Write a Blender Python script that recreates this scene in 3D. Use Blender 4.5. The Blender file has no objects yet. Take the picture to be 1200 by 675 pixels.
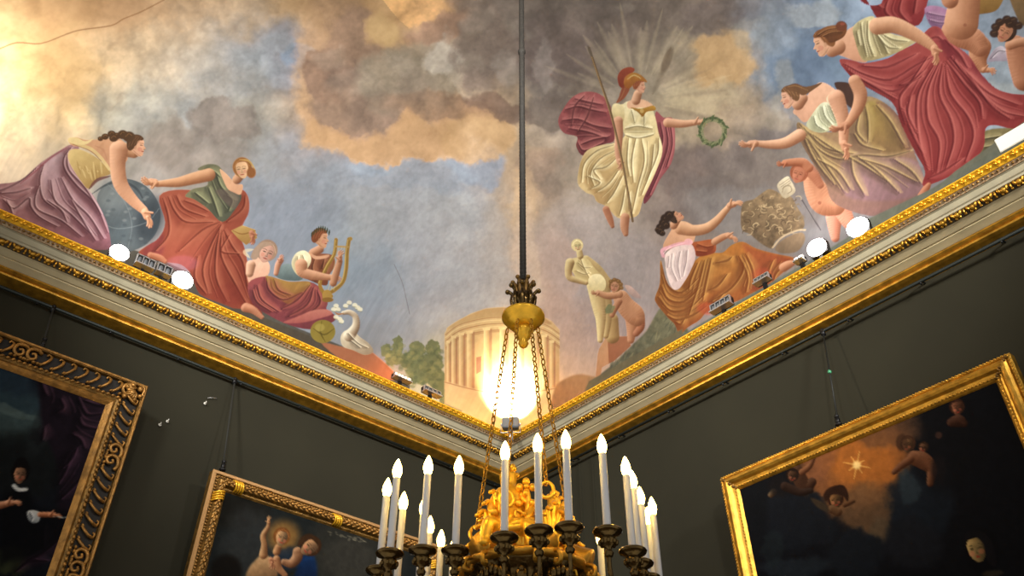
import bpy, bmesh, math, random
import numpy as np
from mathutils import Vector, Matrix
random.seed(7)
PI = math.pi
COL = bpy.context.scene.collection
# ------------------------------------------------------------------ camera model
FPX, PITCH, ROLL, YAW = 1060.42, .676, .004, .854
CAM = np.array([-5.891, -6.691, 1.6])
_F = np.array([math.cos(YAW)*math.cos(PITCH), math.sin(YAW)*math.cos(PITCH), math.sin(PITCH)])
_R0 = np.array([math.sin(YAW), -math.cos(YAW), 0.]); _U0 = np.cross(_R0, _F)
_R = math.cos(ROLL)*_R0+math.sin(ROLL)*_U0
_U = -math.sin(ROLL)*_R0+math.cos(ROLL)*_U0
def ray(x, y):
    return _F*FPX+_R*(x-600)+_U*(337.5-y)
def atz(x, y, z): d = ray(x, y); return CAM+d*(z-CAM[2])/d[2]
def aty(x, y, Y): d = ray(x, y); return CAM+d*(Y-CAM[1])/d[1]
def atx(x, y, X): d = ray(x, y); return CAM+d*(X-CAM[0])/d[0]
def project(P):
    d = P-CAM; z = d@_F; ok = z > .3; z = np.where(ok, z, 1.)
    return 600+FPX*(d@_R)/z, 337.5-FPX*(d@_U)/z, ok

sc = bpy.context.scene
cd = bpy.data.cameras.new('camera'); co = bpy.data.objects.new('camera', cd); COL.objects.link(co)
cd.sensor_width = 36; cd.lens = FPX/1200*36; cd.clip_start = .05; cd.clip_end = 100
M = Matrix([[_R[0], _U[0], -_F[0], CAM[0]], [_R[1], _U[1], -_F[1], CAM[1]], [_R[2], _U[2], -_F[2], CAM[2]], [0, 0, 0, 1]])
co.matrix_world = M
sc.camera = co
sc.view_settings.view_transform = 'Standard'; sc.view_settings.look = 'None'
sc.view_settings.exposure = 0; sc.view_settings.gamma = 1; sc.view_settings.use_curve_mapping = False

# ------------------------------------------------------------------ materials
def s2l(c):
    c = np.asarray(c, float)/255.
    return np.where(c <= .04045, c/12.92, ((c+.055)/1.055)**2.4)
def mat(name, col, rough=.6, metal=0., noise=.0, nscale=8., bump=0., bscale=40., emit=None, estr=0., coat=0., col2=None, spec=None):
    m = bpy.data.materials.new(name); m.use_nodes = True
    nt = m.node_tree; b = nt.nodes['Principled BSDF']
    c = tuple(s2l(col)); b.inputs['Base Color'].default_value = (*c, 1)
    b.inputs['Roughness'].default_value = rough; b.inputs['Metallic'].default_value = metal
    if spec is not None: b.inputs['Specular IOR Level'].default_value = spec
    if coat: b.inputs['Coat Weight'].default_value = coat
    tc = nt.nodes.new('ShaderNodeTexCoord')
    if noise or col2 is not None:
        n = nt.nodes.new('ShaderNodeTexNoise'); n.inputs['Scale'].default_value = nscale; n.inputs['Detail'].default_value = 5
        nt.links.new(tc.outputs['Object'], n.inputs['Vector'])
        r = nt.nodes.new('ShaderNodeValToRGB')
        c2 = tuple(s2l(col2)) if col2 is not None else tuple(x*(1-noise) for x in c)
        r.color_ramp.elements[0].position = .35; r.color_ramp.elements[1].position = .65
        r.color_ramp.elements[0].color = (*c2, 1); r.color_ramp.elements[1].color = (*c, 1)
        nt.links.new(n.outputs['Fac'], r.inputs['Fac']); nt.links.new(r.outputs['Color'], b.inputs['Base Color'])
    if bump:
        n = nt.nodes.new('ShaderNodeTexNoise'); n.inputs['Scale'].default_value = bscale; n.inputs['Detail'].default_value = 4
        nt.links.new(tc.outputs['Object'], n.inputs['Vector'])
        bp = nt.nodes.new('ShaderNodeBump'); bp.inputs['Strength'].default_value = bump; bp.inputs['Distance'].default_value = .01
        nt.links.new(n.outputs['Fac'], bp.inputs['Height']); nt.links.new(bp.outputs['Normal'], b.inputs['Normal'])
    if emit is not None:
        b.inputs['Emission Color'].default_value = (*tuple(s2l(emit)), 1); b.inputs['Emission Strength'].default_value = estr
    return m
def vcol_mat(name, rough=.9, bump=.0, coat=0., bscale=30, spec=.2):
    m = bpy.data.materials.new(name); m.use_nodes = True
    nt = m.node_tree; b = nt.nodes['Principled BSDF']
    a = nt.nodes.new('ShaderNodeAttribute'); a.attribute_name = 'paint'
    nt.links.new(a.outputs['Color'], b.inputs['Base Color']); b.inputs['Roughness'].default_value = rough
    b.inputs['Specular IOR Level'].default_value = spec
    if bump:
        tc = nt.nodes.new('ShaderNodeTexCoord')
        n = nt.nodes.new('ShaderNodeTexNoise'); n.inputs['Scale'].default_value = bscale; n.inputs['Detail'].default_value = 5
        nt.links.new(tc.outputs['Object'], n.inputs['Vector'])
        bp = nt.nodes.new('ShaderNodeBump'); bp.inputs['Strength'].default_value = bump; bp.inputs['Distance'].default_value = .01
        nt.links.new(n.outputs['Fac'], bp.inputs['Height']); nt.links.new(bp.outputs['Normal'], b.inputs['Normal'])
    return m
M_gold = mat('gilding', (214, 160, 58), .36, .75, noise=.45, nscale=14, bump=.3, bscale=60)
M_goldmid = mat('worn gilding', (176, 128, 62), .4, .6, noise=.5, nscale=18, bump=.35, bscale=60)
M_golddark = mat('aged gilding', (150, 112, 52), .42, .6, noise=.6, nscale=25, bump=.4, bscale=70)
M_goldbright = mat('bright gilding', (255, 196, 52), .3, .5, noise=.25, nscale=20, bump=.15, bscale=50)
M_bronze = mat('patinated bronze', (104, 82, 44), .18, .85, noise=.5, nscale=30, bump=.2, bscale=60)
M_black = mat('dark hollow wood', (24, 19, 14), .7)
M_wall = mat('green wall cloth', (39, 37, 25), .85, noise=.16, nscale=1.3, bump=.12, bscale=9, spec=.25)
M_stone = mat('painted stucco', (206, 190, 150), .75, noise=.14, nscale=5, bump=.1, bscale=30)
M_stonegrey = mat('blue grey stucco', (168, 160, 134), .75, noise=.15, nscale=6)
M_coral = mat('coral pattern stucco', (168, 148, 116), .7, col2=(128, 92, 56), nscale=60)
M_floor = mat('wood floor', (120, 90, 60), .5, noise=.3, nscale=3)
M_rail = mat('dark metal rail', (38, 44, 42), .45, .4)
M_black_metal = mat('black metal', (22, 22, 24), .45, .5)
M_alu = mat('aluminium', (190, 190, 192), .3, .8)
M_grey = mat('grey housing', (90, 94, 98), .5, .2)
M_white = mat('white card', (200, 198, 188), .6)
M_candle = mat('white candle sleeve', (205, 205, 208), .4)
M_flame = mat('lit bulb', (255, 240, 200), .3, emit=(255, 208, 100), estr=32)
M_lampwhite = mat('lit lamp face', (255, 255, 255), .3, emit=(255, 248, 240), estr=22)
M_lampwarm = mat('warm lamp face', (255, 230, 200), .3, emit=(255, 205, 150), estr=20)
M_rod = mat('dark cord wrap', (46, 42, 36), .7, .1, noise=.4, nscale=60, bump=.5, bscale=90)
M_cable = mat('steel cable', (30, 32, 30), .5, .5)
M_fresco = vcol_mat('fresco plaster', .95, .12, bscale=7)
M_canvas = vcol_mat('varnished oil paint', .6, .12, bscale=60, spec=.04)

# ------------------------------------------------------------------ object helpers
def link(name, bm, m, parent=None, smooth=True, loc=None):
    me = bpy.data.meshes.new(name); bm.to_mesh(me); bm.free()
    if smooth:
        me.polygons.foreach_set('use_smooth', [True]*len(me.polygons))
    me.materials.append(m)
    o = bpy.data.objects.new(name, me); COL.objects.link(o)
    if parent is not None: o.parent = parent
    return o
def thing(name, label, cat, loc=(0, 0, 0), group=None):
    o = bpy.data.objects.new(name, None); COL.objects.link(o); o.location = loc
    o['label'] = label; o['category'] = cat
    if group: o['group'] = group
    return o
def tag(o, label, cat, group=None):
    o['label'] = label; o['category'] = cat
    if group: o['group'] = group
    return o
def struct(name, bm, m, label=None, smooth=False):
    o = link(name, bm, m, smooth=smooth); o['kind'] = 'structure'
    if label: o['label'] = label
    return o
def box(bm, c, s, rot=None):
    mt = Matrix.Translation(c) @ (rot.to_4x4() if rot is not None else Matrix()) @ Matrix.Diagonal((*s, 1))
    return bmesh.ops.create_cube(bm, size=1, matrix=mt)['verts']
_SPH = {}
def sphere_template(u, v):
    if (u, v) not in _SPH:
        P = [(0, 0, 1)]
        for j in range(1, v):
            for i in range(u): a = 2*PI*i/u; b = PI*j/v; P.append((math.sin(b)*math.cos(a), math.sin(b)*math.sin(a), math.cos(b)))
        P.append((0, 0, -1)); F = []; n = len(P)-1
        for i in range(u):
            k = (i+1) % u; F.append((0, 1+i, 1+k)); o = 1+(v-2)*u; F.append((n, o+k, o+i))
            for j in range(v-2): o = 1+j*u; F.append((o+i, o+u+i, o+u+k, o+k))
        _SPH[(u, v)] = (P, F)
    return _SPH[(u, v)]
def add_sphere(bm, fn, u, v):
    P, F = sphere_template(u, v); vs = [bm.verts.new(fn(*p)) for p in P]
    for f in F: bm.faces.new([vs[i] for i in f])
def ball(bm, c, r, rot=None, u=10, v=7):
    if not hasattr(r, '__len__'): r = (r, r, r)
    c = Vector(c)
    if rot is None: add_sphere(bm, lambda x, y, z: (c[0]+x*r[0], c[1]+y*r[1], c[2]+z*r[2]), u, v)
    else: add_sphere(bm, lambda x, y, z: c+rot @ Vector((x*r[0], y*r[1], z*r[2])), u, v)
def lathe(bm, c, prof, n=20, wob=None):
    rings = []
    for (r, z) in prof:
        ring = []
        for i in range(n):
            a = 2*PI*i/n; rr = r*(1+(wob[0]*math.cos(wob[1]*a) if wob else 0))
            ring.append(bm.verts.new((c[0]+rr*math.cos(a), c[1]+rr*math.sin(a), c[2]+z)))
        rings.append(ring)
    for a, b in zip(rings[:-1], rings[1:]):
        for i in range(n):
            bm.faces.new((a[i], a[(i+1) % n], b[(i+1) % n], b[i]))
    bm.faces.new(rings[0][::-1]); bm.faces.new(rings[-1])
def cat(pts, n=6, closed=False):
    P = [Vector(p) for p in pts]; out = []
    m = len(P)
    rng = range(m) if closed else range(m-1)
    for i in rng:
        p1, p2 = P[i], P[(i+1) % m]
        p0 = P[(i-1) % m] if closed or i > 0 else p1*2-p2
        p3 = P[(i+2) % m] if closed or i+2 < m else p2*2-p1
        for k in range(n):
            t = k/n
            out.append(.5*((2*p1)+(p2-p0)*t+(2*p0-5*p1+4*p2-p3)*t*t+(3*p1-p0-3*p2+p3)*t**3))
    if not closed: out.append(P[-1])
    return out
def tube(bm, pts, r, n=8, smooth=True, closed=False):
    P = cat(pts, 5, closed) if smooth else [Vector(p) for p in pts]
    m = len(P); rr = r if hasattr(r, '__len__') else (r, r)
    if len(rr) == 2: R = [rr[0]+(rr[1]-rr[0])*i/max(1, m-1) for i in range(m)]
    else:
        R = [float(np.interp(i/(m-1)*(len(rr)-1), range(len(rr)), rr)) for i in range(m)]
    rings = []; up = Vector((0, 0, 1)); prev = None
    for i, p in enumerate(P):
        if closed: t = (P[(i+1) % m]-P[i-1])
        else: t = P[min(i+1, m-1)]-P[max(i-1, 0)]
        t.normalize()
        if prev is None:
            a = t.cross(up)
            if a.length < .05: a = t.cross(Vector((1, 0, 0)))
        else: a = prev-t*prev.dot(t)
        a.normalize(); b = t.cross(a); prev = a
        rings.append([bm.verts.new(p+(a*math.cos(2*PI*k/n)+b*math.sin(2*PI*k/n))*R[i]) for k in range(n)])
    prs = list(zip(rings[:-1], rings[1:]))
    if closed: prs.append((rings[-1], rings[0]))
    for x, y in prs:
        for k in range(n): bm.faces.new((x[k], x[(k+1) % n], y[(k+1) % n], y[k]))
    if not closed: bm.faces.new(rings[0][::-1]); bm.faces.new(rings[-1])

# ------------------------------------------------------------------ paint engine: brush strokes laid on surface vertices
def vnoise(x, y, seed=0):
    xi = np.floor(x).astype(np.int64); yi = np.floor(y).astype(np.int64); fx = x-xi; fy = y-yi
    def h(a, b):
        n = (a*374761393+b*668265263+seed*974711) & 0x7fffffff
        n = ((n ^ (n >> 13))*1274126177) & 0x7fffffff
        return ((n ^ (n >> 16)) & 0xffff)/65535.
    u = fx*fx*(3-2*fx); v = fy*fy*(3-2*fy)
    return (h(xi, yi)*(1-u)+h(xi+1, yi)*u)*(1-v)+(h(xi, yi+1)*(1-u)+h(xi+1, yi+1)*u)*v
def fbm(x, y, o=4, seed=0):
    s = 0; a = .5; t = 0
    for i in range(o):
        s = s+a*vnoise(x, y, seed+i*17); t += a; a *= .55; x = x*2.03+11.3; y = y*2.03+5.7
    return s/t
def cat2(pts, n=5, closed=True):
    return np.array([(v.x, v.y) for v in cat([(p[0], p[1], 0) for p in pts], n, closed)])
class Paint:
    def __init__(s, px, py, base=(120, 120, 120)):
        s.x = px; s.y = py; s.c = np.tile(np.array(base, float), (len(px), 1)); s.at(0, 0, 1); s.mask = np.ones(len(px)); s.clip = False
        # bucket the vertices for quick look-up
        s.B = 40
        bx = np.clip((px+200)//s.B, 0, 45).astype(int); by = np.clip((py+200)//s.B, 0, 45).astype(int)
        key = by*46+bx; s.ordr = np.argsort(key, kind='stable'); ks = key[s.ordr]
        s.st_ = np.searchsorted(ks, np.arange(46*46+1))
    def at(s, x0, y0, k): s.o = (x0, y0, k); return s
    def tr(s, pts): p = np.array([q[:2] for q in pts], float); return p/s.o[2]+np.array(s.o[:2])
    def sel(s, x0, y0, x1, y1):
        a, b = [int(np.clip((v+200)//s.B, 0, 45)) for v in (x0, x1)]
        c, d = [int(np.clip((v+200)//s.B, 0, 45)) for v in (y0, y1)]
        idx = np.concatenate([s.ordr[s.st_[r*46+a]:s.st_[r*46+b+1]] for r in range(c, d+1)])
        X = s.x[idx]; Y = s.y[idx]
        return idx[(X > x0) & (X < x1) & (Y > y0) & (Y < y1)]
    def mix(s, idx, col, al):
        if s.clip: al = al*s.mask[idx]
        s.c[idx] = s.c[idx]*(1-al[:, None])+col*al[:, None]
    @staticmethod
    def segdist(X, Y, P, closed):
        best = np.full(len(X), 1e9); tt = np.zeros(len(X)); sx = np.zeros(len(X)); sy = np.zeros(len(X))
        n = len(P); m = n if closed else n-1
        for i in range(m):
            ax, ay = P[i]; bx, by = P[(i+1) % n]; dx, dy = bx-ax, by-ay; L = dx*dx+dy*dy+1e-9
            t = np.clip(((X-ax)*dx+(Y-ay)*dy)/L, 0, 1)
            ox = X-ax-dx*t; oy = Y-ay-dy*t; d = ox*ox+oy*oy
            k = d < best; best = np.where(k, d, best); tt = np.where(k, i+t, tt); sx = np.where(k, ox, sx); sy = np.where(k, oy, sy)
        return np.sqrt(best), tt/m, sx, sy
    def poly(s, pts, c, c2=None, d=(0, 1), soft=.7, a=1., sm=True, var=.06, warp=0):
        P = s.tr(pts)
        if sm: P = cat2(P, 4, True)
        pad = soft*2+1+warp*2
        idx = s.sel(P[:, 0].min()-pad, P[:, 1].min()-pad, P[:, 0].max()+pad, P[:, 1].max()+pad)
        if not len(idx): return
        X = s.x[idx]; Y = s.y[idx]; X0, Y0 = X, Y
        if warp:
            X = X+(fbm(X0/18, Y0/18, 4, 5)-.5)*warp*4; Y = Y+(fbm(X0/18, Y0/18, 4, 9)-.5)*warp*4
        ins = np.zeros(len(X), bool); n = len(P)
        for i in range(n):
            ax, ay = P[i]; bx, by = P[(i+1) % n]
            if ay == by: continue
            ins ^= ((ay > Y) != (by > Y)) & (X < (bx-ax)*(Y-ay)/(by-ay)+ax)
        ds = s.segdist(X, Y, P, True)[0]; sd = np.where(ins, ds, -ds)
        al = np.clip(sd/(2*soft)+.5, 0, 1); al = al*al*(3-2*al)*a
        col = np.tile(np.array(c, float), (len(idx), 1))
        if c2 is not None:
            D = np.array(d, float); D /= np.linalg.norm(D); q = P@D; t = np.clip(((X*D[0]+Y*D[1])-q.min())/(q.max()-q.min()+1e-6), 0, 1)
            col = col*(1-t[:, None])+np.array(c2, float)*t[:, None]
        col = col*(1+(fbm(X0/5, Y0/5, 3, 3)[:, None]-.5)*var*2)
        if a == 1. and soft <= 1.: s.mask[:] = 0; s.mask[idx] = al
        s.clip = soft >= 2 and a < 1; s.mix(idx, col, al); s.clip = False
    def st(s, pts, w, c, a=.7, taper=True, soft=.35, sm=True):
        P = s.tr(pts); w = w/s.o[2]
        if sm and len(P) > 2: P = cat2(P, 4, False)
        pad = w+1.5
        idx = s.sel(P[:, 0].min()-pad, P[:, 1].min()-pad, P[:, 0].max()+pad, P[:, 1].max()+pad)
        if not len(idx): return
        dd, t, _, _ = s.segdist(s.x[idx], s.y[idx], P, False)
        ww = w*.5*(np.sqrt(np.clip(np.sin(np.clip(t, .02, .98)*PI), 0, 1)) if taper else 1.)
        ww = np.maximum(ww, .45); sf = np.maximum(ww*soft*2, .7)
        al = np.clip((ww-dd)/sf+.5, 0, 1); al = al*al*(3-2*al)*a
        s.mix(idx, np.array(c, float), al)
    def limb(s, pts, c, dark=.44, lit=1.13, a=1., L=(-.6, -.8)):
        """pts: (x, y, radius) axis of a rounded form"""
        P = s.tr(pts); R = np.array([p[2] for p in pts], float)/s.o[2]
        if len(P) > 2:
            q = cat([(p[0], p[1], r) for p, r in zip(P, R)], 5, False); P = np.array([(v.x, v.y) for v in q]); R = np.array([v.z for v in q])
        pad = R.max()+2
        idx = s.sel(P[:, 0].min()-pad, P[:, 1].min()-pad, P[:, 0].max()+pad, P[:, 1].max()+pad)
        if not len(idx): return
        X = s.x[idx]; Y = s.y[idx]; best = np.full(len(X), 1e9); sx = np.zeros(len(X)); sy = np.zeros(len(X))
        for i in range(len(P)-1):
            ax, ay = P[i]; dx, dy = P[i+1]-P[i]; LL = dx*dx+dy*dy+1e-9
            t = np.clip(((X-ax)*dx+(Y-ay)*dy)/LL, 0, 1); r = np.maximum(R[i]+(R[i+1]-R[i])*t, .5)
            ox = X-ax-dx*t; oy = Y-ay-dy*t; q = np.hypot(ox, oy)-r
            k = q < best; best = np.where(k, q, best); sx = np.where(k, ox/r, sx); sy = np.where(k, oy/r, sy)
        al = np.clip(-best/1.3+.5, 0, 1)*a
        sh = sx*L[0]+sy*L[1]; f = np.clip(.5+.5*sh, 0, 1); f = f*f*(3-2*f)
        g = dark+(lit-dark)*f
        col = np.array(c, float)[None, :]*np.stack([g**.8, g, g**1.15], 1)
        s.mix(idx, col, al)
    def blob(s, x, y, rx, ry, c, a=1., rot=0., soft=.5, warp=0., wf=25.):
        (cx, cy), = s.tr([(x, y)]); rx /= s.o[2]; ry /= s.o[2]; m = max(rx, ry)*(1+soft)+warp*2+1
        idx = s.sel(cx-m, cy-m, cx+m, cy+m)
        if not len(idx): return
        X = s.x[idx]-cx; Y = s.y[idx]-cy
        if warp:
            wx = (fbm(s.x[idx]/wf, s.y[idx]/wf, 5, 31)-.5)*warp*4; wy = (fbm(s.x[idx]/wf, s.y[idx]/wf, 5, 77)-.5)*warp*4
            X = X+wx; Y = Y+wy
        ca, sa = math.cos(rot), math.sin(rot)
        d = np.sqrt(((X*ca+Y*sa)/rx)**2+((-X*sa+Y*ca)/ry)**2)
        al = np.clip((1+soft*.5-d)/soft, 0, 1); al = al*al*(3-2*al)*a
        s.mix(idx, np.array(c, float), al)
    def folds(s, lst, w, dk, lt, a=.65, off=(1, -.35)):
        k = s.o[2]
        mid = []; dk = tuple(v*.7 for v in dk); lt = tuple(min(255, v*1.05) for v in lt); a = min(.85, a*1.2)
        for A, B in zip(lst[:-1], lst[1:]):
            n = min(len(A), len(B)); a_, b_ = A[:n], B[:n]
            m = [math.hypot(u[0]-v[0], u[1]-v[1]) for u, v in zip(a_, b_)]
            if n > 2 and sum(m)/n < 7.5*w: mid.append([((u[0]+v[0])/2, (u[1]+v[1])/2) for u, v in zip(a_, b_)])
        s.clip = True
        for pts in lst:
            s.st([(p[0]-off[0]*w*.9, p[1]-off[1]*w*.9) for p in pts], w*4.2, dk, a*.5, soft=1.)
            s.st([(p[0]+off[0]*w*1.3, p[1]+off[1]*w*1.3) for p in pts], w*2.8, lt, a*.5, soft=1.)
        for pts in mid:
            s.st([(p[0]+off[0]*w*.5, p[1]+off[1]*w*.5) for p in pts], w*.6, lt, a*.45, soft=.7); s.st(pts, w*.7, dk, a*.5, soft=.7)
        for pts in lst:
            s.st([(p[0]+off[0]*w*.75, p[1]+off[1]*w*.75) for p in pts], w*.7, lt, a*.7, soft=.6)
            s.st(pts, w*.85, dk, a*.9, soft=.6)
        s.clip = False
    def hand(s, x, y, dx, dy, L, c, spread=.35, n=4):
        """a palm with n fingers and a thumb, pointing along (dx,dy)"""
        a0 = math.atan2(dy, dx)
        s.limb([(x, y, L*.26), (x+dx*L*.35, y+dy*L*.35, L*.27)], c)
        for i in range(n):
            a = a0+(i-(n-1)/2)*spread; ll = L*(.62 if i in (0, n-1) else .75)
            bx, by = x+dx*L*.4, y+dy*L*.4
            s.limb([(bx, by, L*.1), (bx+math.cos(a)*ll*.6, by+math.sin(a)*ll*.6, L*.09), (bx+math.cos(a+.2)*ll, by+math.sin(a+.2)*ll, L*.06)], c)
        a = a0-1.0; s.limb([(x, y, L*.12), (x+math.cos(a)*L*.55, y+math.sin(a)*L*.55, L*.07)], c)
    def profile(s, x, y, r, rot, flip, skin, hair, hd=None):
        """face in profile looking right (flip -1: left); rot turns it clockwise"""
        c, n = math.cos(rot), math.sin(rot)
        def T(L): return [(x+(u*flip*c-v*n)*r, y+(u*flip*n+v*c)*r) for u, v in L]
        s.poly(T([(-.9, -.5), (-.4, -1), (.35, -1), (.72, -.6), (.7, -.25), (.98, .12), (.78, .22), (.82, .42), (.72, .55), (.72, .85), (.3, 1.02), (-.2, .7), (-.6, .4)]), skin, tuple(v*.85 for v in skin), d=(c*-flip, 1), soft=.5)
        s.poly(T([(-1.05, .2), (-1.1, -.6), (-.6, -1.2), (.1, -1.3), (.6, -1.0), (.55, -.75), (.1, -.65), (-.1, -.1), (-.35, .25), (-.7, .5)]), hair, soft=.6)
        for q in range(4): s.st(T([(-.9+.3*q, .1-.15*q), (-.7+.3*q, -.7), (-.2+.2*q, -1.15)]), .1*r, tuple(min(255, v*1.45+12) for v in hair), .5)
        dk = tuple(v*.42 for v in skin)
        s.st(T([(.32, -.22), (.58, -.2)]), .13*r, dk, .85); s.st(T([(.28, -.42), (.62, -.42)]), .09*r, dk, .6)
        s.st(T([(.55, .45), (.76, .43)]), .12*r, (150, 55, 45), .8); s.st(T([(.75, .24), (.9, .15)]), .1*r, dk, .4)
        s.blob(*T([(.35, .25)])[0], .25*r, .22*r, (222, 130, 105), .45)
        s.blob(*T([(-.15, .1)])[0], .13*r, .2*r, tuple(v*.75 for v in skin), .8)
        s.st(T([(-.3, .45), (.1, .78), (.5, .98)]), .12*r, dk, .35)
    def face(s, x, y, r, rot, turn, skin, hair, L=1, sh=.72):
        c, n = math.cos(rot), math.sin(rot)
        def T(Q): return [(x+(u*c-v*n)*r, y+(u*n+v*c)*r) for u, v in Q]
        s.blob(*T([(-.1*turn, -.25)])[0], 1.05*r, 1.1*r, hair, 1, rot, soft=.15)
        s.poly(T([(-.68, -.35), (-.4, -.8), (.4, -.8), (.68, -.35), (.6, .35), (.3, .85), (0, 1.0), (-.3, .85), (-.6, .35)]), skin, tuple(v*sh for v in skin), d=(c*L, n*L+.2), soft=.5)
        dk = tuple(v*.4 for v in skin); o = .22*turn
        for e in (-.3, .3):
            s.st(T([(e-.16+o, -.08), (e+.16+o, -.08)]), .14*r, dk, .85); s.st(T([(e-.2+o, -.27), (e+o, -.34), (e+.2+o, -.27)]), .08*r, dk, .6)
        s.st(T([(.05+o, -.1), (.14*turn+.06+o, .28)]), .1*r, dk, .45); s.st(T([(-.08+o, .32), (.16+o, .32)]), .1*r, dk, .5)
        s.st(T([(-.2+o, .55), (.2+o, .55)]), .14*r, (160, 65, 55), .8)
        s.blob(*T([(-.35+o, .25)])[0], .2*r, .2*r, (225, 135, 110), .4); s.blob(*T([(.35+o, .25)])[0], .2*r, .2*r, (215, 120, 95), .35)
        for q in (-1, 1): s.st(T([(0, -1.1), (q*.5, -.85), (q*.85, -.3)]), .1*r, tuple(min(255, v*1.4+12) for v in hair), .5)
SK = (208, 164, 128); SKD = (188, 142, 108)
# ------------------------------------------------------------------ the ceiling fresco
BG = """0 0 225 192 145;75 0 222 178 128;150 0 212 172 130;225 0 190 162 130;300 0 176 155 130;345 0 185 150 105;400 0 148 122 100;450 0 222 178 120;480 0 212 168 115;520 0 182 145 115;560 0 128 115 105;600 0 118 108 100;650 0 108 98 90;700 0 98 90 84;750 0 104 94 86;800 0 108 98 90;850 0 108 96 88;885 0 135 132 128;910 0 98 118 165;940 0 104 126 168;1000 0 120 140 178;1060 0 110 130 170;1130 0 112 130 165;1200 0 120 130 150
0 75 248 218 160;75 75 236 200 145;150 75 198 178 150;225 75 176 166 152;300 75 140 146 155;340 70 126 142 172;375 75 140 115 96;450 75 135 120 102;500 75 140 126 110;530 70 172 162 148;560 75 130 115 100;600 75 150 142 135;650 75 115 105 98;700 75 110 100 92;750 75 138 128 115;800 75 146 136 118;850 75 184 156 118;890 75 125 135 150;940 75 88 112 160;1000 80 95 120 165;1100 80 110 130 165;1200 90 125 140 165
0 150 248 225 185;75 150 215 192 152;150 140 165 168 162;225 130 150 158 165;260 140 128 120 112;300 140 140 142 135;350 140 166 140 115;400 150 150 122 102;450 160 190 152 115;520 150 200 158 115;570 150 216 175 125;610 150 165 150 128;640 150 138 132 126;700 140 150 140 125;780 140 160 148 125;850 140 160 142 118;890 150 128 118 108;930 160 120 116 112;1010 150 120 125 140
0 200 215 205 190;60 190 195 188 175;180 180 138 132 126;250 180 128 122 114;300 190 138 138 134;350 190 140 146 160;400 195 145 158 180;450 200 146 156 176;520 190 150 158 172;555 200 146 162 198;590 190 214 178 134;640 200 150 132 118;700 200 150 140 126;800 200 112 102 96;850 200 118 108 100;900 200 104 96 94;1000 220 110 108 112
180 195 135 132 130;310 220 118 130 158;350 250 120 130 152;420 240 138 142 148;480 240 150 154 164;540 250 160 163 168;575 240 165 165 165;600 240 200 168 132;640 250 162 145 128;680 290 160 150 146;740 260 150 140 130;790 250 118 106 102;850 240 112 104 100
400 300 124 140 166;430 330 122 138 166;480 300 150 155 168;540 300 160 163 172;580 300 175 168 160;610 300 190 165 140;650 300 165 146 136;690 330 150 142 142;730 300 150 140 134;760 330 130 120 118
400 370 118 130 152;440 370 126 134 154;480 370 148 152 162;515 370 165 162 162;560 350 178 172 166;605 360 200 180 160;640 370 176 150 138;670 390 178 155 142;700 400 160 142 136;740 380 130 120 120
430 420 118 118 120;520 430 190 180 150;600 440 225 205 150;650 430 198 170 140;690 440 170 148 130;600 490 215 190 130"""  # samples at the left edge carry the warm floodlight glow in their colour
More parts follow.
